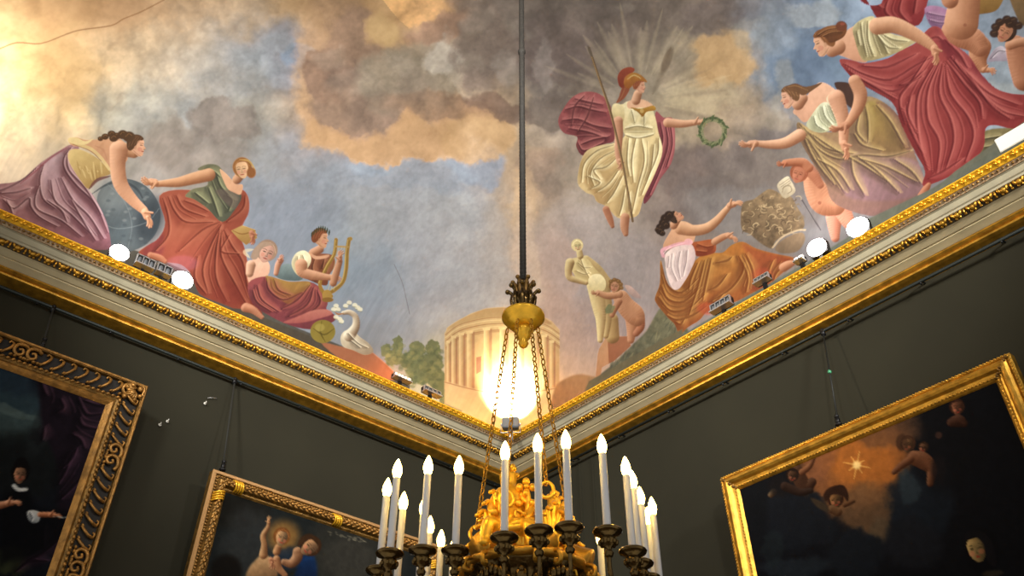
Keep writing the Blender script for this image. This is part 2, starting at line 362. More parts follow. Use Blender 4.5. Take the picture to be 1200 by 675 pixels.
def paint_ceiling(px, py, W):
    p = Paint(px, py)
    S = np.array([[float(v) for v in q.split()] for q in BG.replace('\n', ';').split(';')])
    wx = px+(fbm(px/42, py/42, 5, 1)-.5)*64; wy = py+(fbm(px/42, py/42, 5, 2)-.5)*64
    cxp = np.clip(wx, -20, 1220); cyp = np.clip(wy, -20, 520)
    acc = np.zeros((len(px), 3)); ws = np.zeros(len(px))
    for r in S:
        w = np.exp(-((cxp-r[0])**2+(cyp-r[1])**2)/(2*27.**2))+1e-7/(1+((cxp-r[0])**2+(cyp-r[1])**2)/900)
        acc += w[:, None]*r[2:5]; ws += w
    p.c = acc/ws[:, None]
    B = p.blob
    # sky openings, cloud banks with lit rims
    B(555, 190, 34, 26, (140, 158, 196), .75, warp=9); B(470, 205, 90, 20, (140, 154, 182), .55, warp=9); B(430, 195, 28, 12, (138, 156, 190), .6, warp=7)
    B(350, 65, 22, 16, (118, 138, 178), .8, warp=6, soft=.35); B(330, 45, 18, 14, (142, 150, 165), .6, warp=7)
    B(565, 300, 45, 80, (160, 164, 172), .4, warp=12); B(330, 250, 80, 40, (122, 134, 160), .45, warp=14)
    # big brown cloud of the middle, rim in orange then body
    B(450, 160, 95, 34, (212, 168, 120), .9, warp=11, soft=.3, rot=.08)
    B(560, 160, 40, 28, (222, 178, 124), .7, warp=10, soft=.4); B(372, 90, 28, 70, (205, 165, 122), .6, warp=9, soft=.5)
    B(425, 110, 62, 52, (150, 126, 108), 1, warp=9, soft=.22); B(390, 85, 36, 34, (146, 120, 102), 1, warp=7, soft=.22); B(415, 42, 34, 38, (150, 124, 104), .9, warp=8, soft=.35)
    B(480, 95, 60, 42, (150, 138, 120), .9, warp=10, soft=.4); B(520, 125, 75, 16, (138, 112, 92), .75, warp=6, soft=.5, rot=.05)
    B(450, 30, 18, 22, (230, 190, 128), .85, warp=6, soft=.5); B(488, 12, 40, 14, (220, 174, 120), .7, warp=8)
    B(520, 30, 42, 14, (158, 128, 108), .8, warp=7, soft=.4, rot=-.3); B(522, 62, 20, 26, (188, 180, 168), .75, warp=10, soft=.5); B(550, 100, 12, 26, (176, 164, 148), .6, warp=9, rot=-.7)
    B(575, 60, 40, 48, (128, 114, 104), .8, warp=11, soft=.3); B(590, 110, 26, 26, (150, 132, 112), .6, warp=9); B(585, 128, 40, 14, (116, 96, 84), .8, warp=7, soft=.4, rot=.3); B(592, 78, 16, 20, (158, 150, 142), .5, warp=7)
    for i, (x, y, r) in enumerate([(575, 40, 36), (560, 85, 28), (428, 118, 48), (395, 80, 30), (480, 90, 34), (640, 50, 40), (680, 40, 30), (255, 135, 30), (205, 150, 26), (810, 190, 30), (860, 200, 26), (740, 20, 30), (655, 120, 22), (640, 210, 26), (720, 120, 26)]):
        B(x+r*.25, y+r*.3, r*.7, r*.6, (104, 92, 86), .28, warp=7, soft=.7); B(x-r*.35, y-r*.4, r*.55, r*.35, (186, 176, 162), .22, warp=8, soft=.8)
    B(260, 140, 42, 24, (122, 114, 108), .85, warp=9, soft=.3); B(200, 165, 30, 28, (136, 128, 120), .7, warp=8, soft=.35); B(225, 180, 60, 26, (134, 126, 120), .6, warp=9, soft=.5)
    B(655, 60, 44, 46, (108, 96, 92), .75, warp=12, soft=.4); B(640, 80, 14, 34, (160, 152, 146), .45, warp=9); B(690, 25, 60, 28, (100, 90, 84), .6, warp=10, soft=.5); B(830, 20, 38, 26, (104, 94, 90), .65, warp=9, soft=.4)
    B(640, 130, 36, 22, (104, 94, 88), .7, warp=9, soft=.4); B(650, 160, 30, 10, (160, 148, 136), .5, warp=7); B(632, 190, 26, 20, (150, 128, 112), .6, warp=8); B(615, 235, 16, 40, (208, 178, 142), .5, warp=8)
    B(690, 290, 60, 60, (160, 152, 150), .5, warp=12); B(745, 320, 34, 50, (140, 132, 132), .5, warp=10); B(655, 330, 26, 60, (182, 156, 142), .5, warp=10); B(620, 300, 12, 60, (206, 182, 160), .5, warp=7)
    B(855, 70, 44, 34, (196, 160, 112), .75, warp=10, soft=.4, rot=-.5); B(880, 40, 22, 22, (150, 148, 140), .5, warp=7)
    B(830, 115, 40, 20, (170, 158, 132), .6, warp=9); B(805, 200, 32, 34, (110, 98, 94), .8, warp=8, soft=.35); B(870, 210, 50, 40, (112, 104, 100), .7, warp=10, soft=.4); B(850, 185, 36, 14, (98, 90, 88), .6, warp=7)
    B(830, 235, 40, 34, (106, 98, 96), .6, warp=9); B(870, 250, 60, 30, (126, 124, 126), .5, warp=9); B(915, 160, 26, 20, (104, 98, 100), .6, warp=8)
    B(905, 60, 22, 60, (120, 134, 158), .6, warp=8); B(935, 90, 40, 40, (88, 112, 162), .7, warp=9, soft=.5); B(950, 15, 30, 14, (176, 180, 180), .5, warp=8); B(1175, 110, 40, 16, (150, 160, 170), .7, warp=7)
    B(908, 130, 18, 18, (150, 140, 126), .6, warp=7); B(915, 100, 10, 30, (170, 166, 150), .4, warp=7)
    bl = np.abs(fbm(px/46, py/46, 5, 91)-.5)*2; b2 = fbm(px/17+bl*2, py/17, 4, 93)
    up = np.clip((330-py)/200, .25, 1)
    p.c *= (1+up*(.42*(bl-.2)+.16*(b2-.5)))[:, None]
    # rays round the helmeted figure
    cx, cy = 747, 118
    for i in range(46):
        a = -PI*.98+i/45*PI*1.06; r0 = 30+random.random()*14; r1 = 75+random.random()*42
        lt = random.random() > .35
        p.st([(cx+math.cos(a)*r0, cy+math.sin(a)*r0), (cx+math.cos(a)*r1, cy+math.sin(a)*r1)], 3+random.random()*5, (200, 184, 148) if lt else (112, 98, 84), .2 if lt else .2, soft=1., sm=False)
    p.st([(765, 110), (776, 85), (786, 56)], 7, (98, 86, 72), .4, soft=.9); B(782, 70, 5, 16, (88, 74, 60), .5, rot=.35)
    # thin cracks in the plaster
    p.st([(0, 57), (20, 50), (48, 51), (78, 40), (95, 35), (130, 30), (145, 22), (165, 14), (192, 0)], 1.5, (150, 110, 75), .7, taper=False)
    p.st([(462, 310), (471, 330), (476, 350), (480, 368)], 1, (110, 112, 120), .7, taper=False); p.st([(478, 285), (470, 320), (475, 345), (466, 375), (466, 395)], .8, (140, 142, 148), .5, taper=False)
    # ---------------- temple and trees at the corner
    p.at(400, 380, 4.5)
    for x, y, rx, ry in [(235, 145, 28, 38), (300, 120, 28, 52), (310, 90, 14, 28), (270, 180, 50, 40), (345, 190, 40, 40), (400, 135, 42, 48), (390, 190, 60, 50), (485, 130, 40, 44), (480, 210, 58, 70), (420, 260, 80, 60), (500, 290, 50, 60), (590, 400, 70, 70), (540, 340, 60, 50)]:
        B(x, y, rx, ry, (104, 108, 74), .95, warp=2.2, wf=7, soft=.22)
    for k in range(150):
        x = random.uniform(225, 530); y = random.uniform(110, 330)
        if (x < 260 and y < 120): continue
        B(x, y, random.uniform(8, 17), random.uniform(7, 14), (138, 134, 88) if random.random() > .45 else (78, 88, 60), .4, warp=1, wf=6, soft=.7)
    p.poly([(545, 50), (560, 20), (610, -15), (680, -55), (760, -82), (850, -90), (950, -82), (1040, -55), (1110, -15), (1150, 30), (1150, 440), (900, 520), (700, 480), (545, 340)], (226, 190, 130), (216, 172, 112), soft=1, sm=False)
    p.poly([(560, 25), (600, -10), (680, -50), (760, -80), (850, -88), (950, -80), (1040, -50), (1110, 0), (1000, -20), (850, -38), (700, -25)], (232, 190, 122), (206, 158, 100), d=(1, .3), soft=1)
    for y0, dk, w in [(30, (176, 126, 82), 4), (44, (240, 212, 152), 5), (62, (170, 122, 80), 5), (78, (236, 206, 146), 6), (96, (164, 118, 80), 5), (104, (190, 146, 98), 8)]:
        p.st([(548+y0*.05, y0+26), (620, y0-26), (740, y0-58), (850, y0-66), (970, y0-58), (1080, y0-26), (1150, y0+20)], w, dk, .8, taper=False)
    for k, (x, y, w, h) in enumerate([(563, 92, 14, 230), (592, 66, 20, 260), (632, 50, 22, 280), (676, 40, 26, 300), (765, 24, 28, 330), (850, 20, 30, 330), (935, 24, 28, 330), (1020, 40, 24, 300), (1070, 60, 22, 280), (1110, 90, 18, 250)]):
        p.poly([(x-w*.5+w, y), (x+w*1.05, y), (x+w*1.05, y+h), (x-w*.5+w, y+h)], (168, 118, 84), soft=.6, sm=False, a=.75)
        p.poly([(x-w*.5, y), (x+w*.5, y), (x+w*.5, y+h), (x-w*.5, y+h)], (248, 222, 160), (216, 170, 108), d=(1, 0), soft=.6, sm=False)
        p.poly([(x-w*.75, y-6), (x+w*.75, y-6), (x+w*.65, y+8), (x-w*.65, y+8)], (244, 214, 150), soft=.5, sm=False)
    p.poly([(712, 175), (738, 168), (738, 250), (712, 262)], (166, 112, 84), soft=.6, sm=False)
    p.poly([(545, 300), (700, 340), (900, 370), (1150, 330), (1150, 500), (850, 540), (545, 420)], (222, 192, 138), soft=2, sm=False)
    p.st([(545, 305), (700, 345), (900, 372), (1150, 335)], 6, (180, 132, 88), .7, taper=False)
    p.at(600, 225, 3)
    # brown bank on the right of the corner
    p.poly([(150, 690), (190, 655), (240, 640), (300, 650), (360, 640), (330, 700), (150, 780)], (150, 116, 82), (110, 84, 62), soft=2)
    # ---------------- ground strip, left wall
    p.at(0, 0, 1)
    p.poly([(-60, 245), (0, 262), (130, 285), (180, 300), (290, 352), (350, 385), (400, 405), (440, 430), (480, 446), (480, 470), (380, 440), (-60, 300)], (70, 68, 62), soft=1, sm=False)
    # woman in purple leaning over the globe
    p.at(100, 140, 4.22)
    G0 = [(60, 380), (100, 320), (160, 295), (230, 298), (300, 330), (350, 390), (372, 460), (360, 540), (320, 600), (260, 640), (160, 660), (90, 600), (60, 500)]
    p.poly(G0, (70, 80, 92), soft=.6); p.blob(130, 370, 95, 80, (112, 122, 132), .7, soft=1.); p.blob(320, 500, 70, 110, (34, 42, 56), .7, soft=.9, rot=.3); p.blob(150, 560, 60, 60, (58, 70, 84), .5, soft=.9)
    p.st([(30, 370), (110, 320), (190, 310), (260, 350), (300, 430)], 13, (44, 52, 64), .6); p.st([(60, 500), (160, 540), (300, 510), (365, 440)], 5, (132, 140, 146), .35); p.st([(110, 320), (190, 400), (230, 520), (210, 640)], 5, (132, 140, 146), .3)
    for k in range(30): p.blob(random.uniform(80, 350), random.uniform(330, 620), 11, 7, (138, 144, 146) if k % 2 else (40, 50, 64), .3, soft=.9)
    p.at(0, 140, 4.22)
    p.poly([(-60, 325), (0, 318), (100, 300), (200, 215), (300, 150), (350, 125), (392, 140), (360, 165), (340, 200), (370, 260), (430, 340), (470, 390), (520, 490), (542, 570), (540, 640), (440, 640), (350, 610), (250, 560), (150, 515), (50, 480), (-60, 450)], (150, 116, 124), (118, 78, 88), d=(.5, 1), soft=.6)
    p.poly([(210, 230), (300, 165), (330, 200), (300, 280), (400, 400), (460, 500), (420, 560), (340, 500), (240, 440), (200, 340)], (182, 164, 176), (140, 96, 108), d=(.3, 1), soft=3, a=.85)
    p.folds([[(350, 140), (315, 190), (320, 250), (380, 330), (470, 420), (530, 560)], [(330, 170), (340, 250), (420, 340), (500, 470)], [(215, 225), (195, 300), (210, 390), (270, 440)], [(180, 240), (110, 300), (20, 345), (-30, 350)], [(190, 330), (170, 400), (190, 450), (300, 500), (400, 580)], [(0, 365), (80, 360), (150, 340)], [(10, 395), (70, 440), (140, 390), (150, 430), (190, 480), (280, 530)], [(30, 400), (50, 440), (60, 470)], [(300, 290), (360, 400), (440, 480), (510, 590)], [(250, 300), (270, 400), (350, 470), (440, 560)], [(230, 400), (300, 450), (330, 510)], [(350, 400), (420, 520), (470, 600)]], 11, (96, 58, 68), (196, 172, 180), .6)
    p.st([(100, 318), (170, 260), (250, 190), (330, 140)], 9, (120, 62, 74), .6)
    p.poly([(336, 180), (350, 150), (400, 150), (480, 190), (530, 240), (545, 270), (490, 290), (440, 342), (405, 310), (365, 250), (345, 215)], (228, 206, 142), (168, 138, 82), d=(.7, 1), soft=.6)
    for q in range(14): p.st([(380+q*9, 200+random.random()*60), (400+q*8, 250+random.random()*50)], 10, (244, 228, 172) if q % 2 else (150, 118, 66), .35)
    p.st([(440, 345), (480, 300), (545, 280)], 16, (90, 56, 56), .8)
    p.poly([(340, 105), (375, 88), (430, 102), (520, 95), (591, 95), (620, 130), (630, 200), (560, 250), (530, 230), (480, 180), (420, 140), (360, 130)], SK, (190, 140, 108), d=(.4, 1), soft=.6)
    p.st([(350, 110), (390, 125), (450, 145), (500, 190), (540, 245)], 15, (212, 190, 136), .95, taper=False); p.st([(360, 122), (450, 158), (500, 205)], 4, (120, 84, 54), .6)
    p.st([(470, 130), (510, 150), (530, 200)], 10, (170, 122, 96), .4); p.poly([(345, 115), (340, 92), (380, 90), (420, 108), (460, 96), (420, 125)], (216, 200, 150), soft=.6)
    p.at(100, 140, 4.22)
    p.limb([(195, 150, 34), (225, 160, 28), (240, 165, 26)], SK)
    p.limb([(165, 150, 46), (160, 230, 38), (175, 320, 36), (230, 395, 28), (290, 450, 20)], (226, 176, 142))
    p.hand(295, 458, .45, .9, 70, (220, 166, 130), .2)
    p.profile(255, 135, 46, .1, 1, (226, 172, 138), (74, 52, 36))
    for x, y, r in [(75, 95, 14), (98, 85, 18), (130, 72, 20), (155, 82, 20), (140, 92, 22), (185, 75, 26), (215, 85, 30)]: p.blob(x, y, r, r*.85, (72, 52, 36), 1, soft=.3); p.st([(x-r*.5, y), (x, y-r*.5), (x+r*.5, y-r*.2)], 4, (130, 98, 64), .6)
    p.hand(345, 310, -1, -.1, 60, (214, 158, 122), .25)
    # ---------------- seated woman in red-brown
    p.at(150, 170, 3.212)
    p.poly([(118, 192), (200, 168), (290, 190), (345, 285), (350, 235), (400, 200), (428, 168), (452, 195), (455, 250), (432, 300), (420, 335), (442, 400), (462, 520), (482, 590), (505, 640), (440, 630), (350, 595), (270, 560), (240, 490), (200, 450), (140, 440), (80, 420), (40, 405), (70, 380), (115, 350), (140, 290)], (168, 80, 56), (128, 54, 40), d=(.4, 1), soft=.6)
    p.poly([(190, 300), (250, 270), (330, 290), (330, 340), (230, 400), (140, 420)], (196, 104, 70), (150, 66, 46), d=(0, 1), soft=3, a=.8)
    p.poly([(60, 390), (130, 330), (130, 410), (60, 420)], (96, 44, 48), soft=3, a=.7)
    p.folds([[(130, 200), (150, 270), (150, 340), (100, 400)], [(150, 195), (175, 250), (220, 290), (320, 290)], [(180, 190), (210, 240), (290, 270)], [(345, 290), (280, 320), (190, 400)], [(350, 300), (310, 380), (280, 470), (300, 560)], [(345, 310), (330, 400), (330, 500), (370, 590)], [(360, 320), (390, 380), (430, 440), (450, 540), (480, 620)], [(350, 330), (350, 420), (400, 520), (450, 610)], [(440, 190), (430, 240), (370, 290)], [(380, 340), (350, 400), (420, 410)], [(260, 420), (250, 500), (290, 560)], [(210, 210), (250, 225), (300, 250)]], 9, (92, 36, 30), (206, 112, 78), .65)
    p.blob(385, 560, 60, 40, (104, 40, 34), .35); p.blob(205, 445, 60, 30, (120, 70, 84), .5)
    p.poly([(215, 192), (245, 165), (300, 150), (285, 105), (262, 90), (300, 72), (340, 78), (365, 110), (395, 150), (428, 190), (405, 240), (355, 290), (300, 240), (250, 205)], (100, 100, 76), (66, 70, 58), d=(1, .5), soft=.6)
    p.folds([[(300, 160), (320, 210), (340, 270)], [(330, 110), (350, 160), (400, 210)], [(250, 180), (300, 220)], [(290, 95), (320, 100), (345, 120)], [(370, 190), (390, 210), (375, 250)]], 9, (62, 64, 52), (138, 140, 106), .7)
    p.poly([(345, 92), (372, 110), (405, 145), (432, 150), (424, 185), (400, 180), (372, 160)], SK, (200, 150, 116), soft=.5)
    p.poly([(330, 170), (380, 170), (420, 195), (400, 240), (350, 200)], (88, 74, 70), soft=1.5, a=.6)
    p.limb([(305, 112, 24), (250, 125, 22), (190, 140, 18), (130, 145, 12), (110, 147, 11)], (212, 158, 116))
    p.hand(105, 145, -1, -.1, 42, (216, 160, 120), .3)
    p.limb([(410, 130, 17), (425, 110, 17)], SKD); p.face(430, 92, 34, -.15, -.35, (232, 186, 140), (158, 98, 44), L=-1)
    p.st([(420, 55), (455, 60), (480, 95)], 7, (226, 176, 84), .8); p.blob(464, 104, 17, 20, (146, 88, 42), 1, soft=.4)
    p.poly([(388, 322), (430, 302), (478, 318), (486, 350), (445, 376), (415, 352)], (204, 162, 84), (150, 108, 50), soft=.6, sm=False); p.st([(395, 322), (430, 335), (480, 322)], 5, (110, 74, 36), .7); p.hand(465, 330, .2, 1, 38, (200, 130, 96), .25)
    p.limb([(445, 610, 16), (470, 620, 14), (505, 650, 8)], (210, 140, 104)); p.limb([(85, 415, 12), (120, 425, 12), (140, 438, 8)], (206, 130, 96))
    # ---------------- lyre player, pale companion, swan
    p.at(270, 250, 3.553)
    p.poly([(-10, 400), (60, 400), (130, 430), (330, 510), (430, 560), (520, 600), (604, 640), (640, 690), (500, 660), (330, 590), (120, 500), (-10, 440)], (66, 60, 50), soft=1)
    p.poly([(380, 540), (480, 560), (560, 560), (604, 590), (660, 640), (700, 690), (600, 680), (480, 620)], (176, 104, 68), (196, 112, 66), soft=1.5)
    p.poly([(110, 180), (160, 205), (155, 260), (85, 300), (70, 230)], (214, 176, 152), (190, 146, 122), soft=.6); p.limb([(85, 215, 20), (80, 250, 16)], (206, 166, 140))
    p.face(150, 165, 42, .35, .3, (210, 164, 144), (138, 114, 96)); p.poly([(85, 185), (100, 145), (140, 118), (185, 130), (160, 135), (130, 150), (110, 190)], (150, 128, 110), soft=.6)
    p.st([(80, 185), (60, 160), (95, 150)], 16, (196, 184, 150), .7)
    p.poly([(195, 235), (230, 210), (280, 225), (300, 275), (230, 278), (190, 262)], (112, 130, 140), (70, 84, 92), soft=.6); p.limb([(190, 250, 10), (198, 215, 12), (210, 195, 12)], (216, 160, 130)); p.hand(205, 200, .3, -.9, 26, (210, 150, 120))
    p.poly([(75, 290), (150, 262), (240, 285), (330, 285), (385, 320), (405, 370), (400, 400), (435, 425), (430, 450), (350, 482), (260, 470), (160, 425), (90, 372)], (130, 66, 66), (96, 46, 52), soft=.6)
    p.poly([(148, 262), (190, 270), (250, 285), (330, 285), (320, 320), (280, 345), (245, 378), (200, 350), (165, 310)], (196, 146, 62), (160, 104, 46), soft=1.05)
    p.folds([[(150, 270), (160, 320), (220, 360), (300, 330)], [(180, 275), (200, 320), (250, 340)], [(330, 300), (280, 360), (210, 400)], [(345, 310), (320, 380), (240, 430)], [(360, 320), (370, 380), (290, 440)], [(110, 300), (130, 360), (200, 410)], [(90, 320), (110, 370), (170, 410)]], 9, (76, 34, 40), (184, 104, 84), .6)
    p.poly([(280, 430), (340, 405), (400, 400), (425, 418), (380, 435), (300, 455), (220, 455)], (188, 116, 100), (140, 74, 70), soft=1)
    p.limb([(60, 395, 16), (95, 405, 14), (130, 435, 7)], (206, 140, 106))
    p.poly([(318, 185), (345, 170), (420, 172), (436, 215), (410, 260), (400, 300), (345, 285), (310, 260)], (138, 84, 58), (96, 54, 38), soft=.6)
    p.folds([[(350, 190), (340, 230), (360, 280)], [(390, 190), (380, 230)], [(410, 200), (395, 250)]], 8, (76, 38, 28), (188, 124, 84), .6)
    p.limb([(345, 165, 18), (372, 150, 17)], (214, 156, 118)); p.poly([(325, 160), (360, 178), (410, 172), (400, 186), (350, 190)], (216, 160, 122), soft=.5)
    p.poly([(255, 200), (275, 165), (310, 155), (335, 180), (330, 215), (290, 260), (262, 235)], (222, 214, 180), (176, 166, 130), soft=.6); p.folds([[(280, 180), (280, 215), (300, 240)], [(300, 175), (310, 205)]], 6, (150, 140, 104), (240, 234, 206), .6)
    p.st([(440, 110), (432, 170), (400, 225), (372, 290), (392, 335), (420, 345)], 15, (170, 124, 40), 1, taper=False); p.st([(437, 112), (428, 170), (396, 225), (368, 290)], 5, (236, 196, 96), .8)
    p.st([(494, 108), (486, 160), (482, 230), (468, 285), (430, 322), (400, 335)], 16, (170, 124, 40), 1, taper=False); p.st([(490, 110), (480, 170), (476, 230), (462, 285), (425, 316)], 5, (240, 200, 100), .8)
    p.st([(438, 138), (490, 140)], 8, (190, 150, 80), .9, taper=False)
    for q in (452, 464, 475): p.st([(q, 142), (q-45, 320)], 1.5, (190, 170, 120), .6, taper=False)
    p.blob(402, 342, 20, 24, (196, 148, 54), 1, soft=.2); p.blob(405, 360, 24, 10, (150, 104, 36), 1, soft=.3); p.blob(500, 106, 8, 8, (196, 148, 54), 1)
    p.limb([(295, 215, 26), (300, 245, 22), (345, 258, 20), (395, 265, 14), (425, 268, 12)], (222, 166, 128)); p.hand(425, 268, 1, .1, 32, (216, 158, 120))
    p.limb([(428, 290, 15), (442, 245, 14), (455, 200, 12)], (206, 148, 110)); p.hand(455, 195, .1, -1, 36, (212, 152, 116))
    p.profile(376, 108, 36, .12, 1, (218, 160, 120), (112, 62, 36))
    for a in range(9): x = 338+a*9; y = 92-24*math.sin(a/8*PI*.9)-3; p.st([(x, y+8), (x+3, y-12)], 7, (48, 54, 34), .9)
    p.blob(385, 492, 52, 48, (128, 112, 44), 1, soft=.1); p.st([(345, 480), (390, 505), (432, 480)], 7, (70, 60, 24), .7); p.st([(380, 450), (375, 495), (395, 535)], 7, (70, 60, 24), .7); p.blob(372, 475, 20, 16, (178, 160, 72), .6)
    p.poly([(458, 520), (475, 490), (510, 488), (540, 515), (575, 540), (596, 575), (560, 590), (510, 570), (470, 555)], (196, 186, 162), (130, 116, 96), d=(.4, 1), soft=.6)
    p.limb([(495, 510, 24), (522, 470, 17), (520, 430, 13), (495, 412, 11), (470, 415, 8)], (196, 186, 164)); p.st([(470, 416), (450, 420), (436, 412)], 7, (190, 120, 60), .9)
    p.folds([[(490, 500), (530, 540), (570, 560)], [(500, 530), (540, 560)]], 5, (112, 98, 82), (222, 214, 190), .6)
    for x, y in [(440, 385), (448, 400), (430, 400), (455, 440), (440, 432), (530, 392), (518, 382), (495, 372), (480, 385), (540, 400), (462, 450)]: p.blob(x, y, 11, 9, (206, 202, 176), .9, soft=.5); p.st([(x-8, y+6), (x+6, y+9)], 3, (104, 104, 70), .6)
    # ---------------- helmeted woman flying with spear and wreath
    p.at(640, 40, 2.7)
    p.poly([(38, 275), (55, 235), (85, 198), (125, 182), (170, 190), (205, 230), (218, 330), (180, 350), (120, 385), (95, 355), (98, 325), (55, 312)], (146, 82, 82), (112, 58, 62), d=(.5, 1), soft=.5)
    p.folds([[(60, 240), (100, 230), (140, 240), (190, 250)], [(90, 205), (130, 215), (180, 225)], [(50, 275), (100, 270), (150, 290), (205, 300)], [(70, 300), (130, 310), (190, 330)], [(110, 350), (150, 335), (200, 325)], [(120, 195), (90, 230), (80, 290)], [(150, 200), (130, 260), (100, 310)], [(100, 345), (120, 370), (180, 345)]], 7, (92, 42, 48), (186, 122, 116), .6, off=(.3, -1))
    p.poly([(345, 250), (372, 264), (402, 270), (408, 350), (395, 410), (360, 460), (335, 510), (308, 535), (322, 450), (350, 380)], (146, 80, 84), (108, 54, 62), soft=.5)
    p.folds([[(375, 275), (385, 350), (360, 430), (325, 510)], [(392, 280), (398, 350), (380, 420)], [(360, 280), (368, 340), (345, 420)]], 6, (88, 38, 46), (190, 122, 120), .6)
    p.poly([(215, 345), (180, 350), (130, 368), (108, 410), (100, 470), (125, 500), (150, 510), (160, 530), (190, 545), (225, 580), (262, 582), (292, 570), (308, 520), (345, 440), (368, 370), (355, 310), (340, 250), (300, 215), (250, 220), (222, 230), (212, 262), (245, 275), (250, 320)], (226, 210, 160), (206, 176, 122), soft=.5)
    p.poly([(104, 440), (120, 390), (200, 360), (240, 400), (240, 470), (180, 540), (150, 510)], (222, 188, 124), (178, 142, 92), d=(.2, 1), soft=2, a=.8)
    p.folds([[(215, 350), (160, 370), (120, 410), (110, 470)], [(225, 365), (170, 395), (140, 440), (150, 480)], [(230, 385), (190, 420), (150, 430), (170, 460)], [(235, 420), (200, 470), (160, 500)], [(240, 450), (215, 500), (190, 535)], [(250, 480), (240, 540), (230, 575)], [(262, 500), (262, 560)], [(300, 330), (310, 400), (290, 480), (270, 570)], [(340, 350), (330, 430), (300, 510)], [(285, 320), (270, 400), (275, 470)], [(355, 330), (352, 380), (320, 460)], [(260, 330), (255, 400), (262, 450)], [(130, 450), (170, 470), (140, 490)]], 6, (164, 136, 90), (250, 240, 204), .65)
    p.poly([(245, 220), (290, 212), (335, 235), (345, 290), (340, 320), (290, 330), (250, 320), (242, 275)], (224, 214, 174), (190, 174, 128), soft=.6); p.folds([[(250, 300), (290, 292), (335, 300)], [(250, 320), (290, 330), (340, 318)], [(270, 240), (280, 280)], [(310, 250), (310, 290)]], 5, (150, 132, 88), (246, 238, 208), .6, off=(.2, -1))
    p.poly([(210, 225), (228, 220), (246, 232), (246, 272), (226, 282), (208, 262)], (216, 204, 160), (176, 156, 110), soft=.5)
    p.limb([(228, 275, 15), (230, 320, 13), (228, 370, 11), (232, 405, 9)], (226, 170, 136)); p.hand(232, 400, .2, 1, 26, (220, 164, 128))
    p.limb([(385, 280, 15), (430, 284, 12), (470, 280, 9)], (232, 178, 142)); p.hand(472, 279, 1, -.05, 32, (228, 172, 136))
    p.poly([(258, 215), (290, 205), (325, 215), (345, 238), (300, 232), (262, 236)], (228, 180, 144), soft=.5); p.limb([(284, 210, 14), (290, 190, 13)], (222, 170, 134))
    p.poly([(268, 232), (300, 236), (338, 226), (346, 240), (318, 246), (305, 262), (292, 248)], (214, 154, 44), (170, 106, 26), soft=.5); p.blob(303, 243, 6, 7, (240, 200, 110), .8)
    p.profile(296, 166, 20, .05, 1, (228, 170, 136), (160, 80, 44))
    p.poly([(242, 168), (230, 200), (222, 218), (245, 205), (262, 180), (262, 165)], (150, 78, 52), soft=.5); p.st([(250, 170), (240, 195), (226, 216)], 4, (200, 120, 70), .6)
    p.poly([(232, 165), (226, 135), (240, 112), (265, 104), (280, 112), (270, 125), (250, 140), (246, 168)], (186, 78, 48), (150, 56, 36), soft=.5)
    p.poly([(246, 160), (250, 135), (275, 122), (300, 130), (320, 152), (300, 148), (285, 150), (268, 168), (256, 172)], (220, 142, 44), (176, 92, 30), soft=.5); p.st([(258, 142), (278, 130), (300, 140)], 4, (250, 212, 124), .9)
    p.folds([[(232, 150), (240, 125), (262, 110)], [(240, 160), (246, 135), (270, 116)]], 3, (128, 40, 30), (224, 120, 80), .6)
    p.st([(136, 44), (168, 140), (205, 250), (240, 400), (262, 520), (274, 592)], 7, (96, 76, 54), 1, taper=False); p.st([(140, 60), (205, 262), (240, 410), (268, 560)], 2.5, (160, 132, 90), .7, taper=False); p.st([(132, 38), (146, 72)], 9, (90, 80, 68), 1)
    for a in range(34):
        t = a/34*2*PI; x = 527+38*math.cos(t); y = 308+40*math.sin(t); p.st([(x, y), (x+13*math.cos(t+1.2), y+13*math.sin(t+1.2))], 8, (88, 98, 66) if a % 2 else (64, 74, 50), .95); p.st([(x, y), (x-10*math.cos(t+.5), y-10*math.sin(t+.5))], 5, (112, 120, 84), .8)
    for a in range(40): t = a*.628+.2; r = 38+6*math.sin(a*2.4); p.st([(527+r*math.cos(t), 308+r*math.sin(t)), (527+(r+9)*math.cos(t+.22), 308+(r+9)*math.sin(t+.22))], 6, (70, 84, 56) if a % 3 else (130, 134, 98), .8)
    p.limb([(190, 555, 11), (202, 585, 10), (210, 608, 6)], (218, 146, 108)); p.limb([(250, 580, 14), (248, 610, 13), (252, 632, 8)], (222, 160, 122))
    # ---------------- standing statue and winged child on a block
    p.at(640, 260, 3.75)
    p.poly([(225, 690), (300, 620), (380, 540), (440, 480), (480, 410), (510, 375), (560, 400), (620, 470), (680, 600), (560, 680), (380, 740), (225, 780)], (98, 96, 74), (70, 72, 62), soft=1.5, var=.2)
    for k in range(60):
        x = random.uniform(280, 600); y = random.uniform(max(430, 1010-x*1.35), 640); p.st([(x, y), (x+random.uniform(5, 20), y-random.uniform(15, 45))], 7, (124, 120, 90) if k % 2 else (60, 62, 52), .35)
    p.poly([(268, 505), (362, 503), (372, 545), (300, 610), (272, 625)], (164, 106, 74), (136, 84, 58), soft=.5, sm=False); p.poly([(262, 508), (270, 520), (276, 622), (245, 640), (238, 690), (218, 680), (226, 590), (232, 560)], (200, 150, 108), (180, 128, 88), soft=.5, sm=False)
    p.limb([(285, 430, 32), (292, 505, 30)], (196, 170, 116))
    ST = (224, 206, 150)
    p.limb([(245, 285, 36), (262, 370, 28), (268, 430, 20), (262, 500, 13)], (206, 186, 132)); p.limb([(215, 280, 36), (232, 370, 30), (240, 430, 22), (238, 520, 12)], ST)
    p.limb([(175, 170, 22), (225, 205, 18), (262, 250, 16), (290, 280, 12)], (206, 184, 128))
    p.poly([(92, 185), (112, 162), (160, 155), (185, 165), (215, 205), (245, 240), (225, 280), (190, 275), (140, 258), (120, 225)], ST, (196, 172, 116), d=(1, .3), soft=.6)
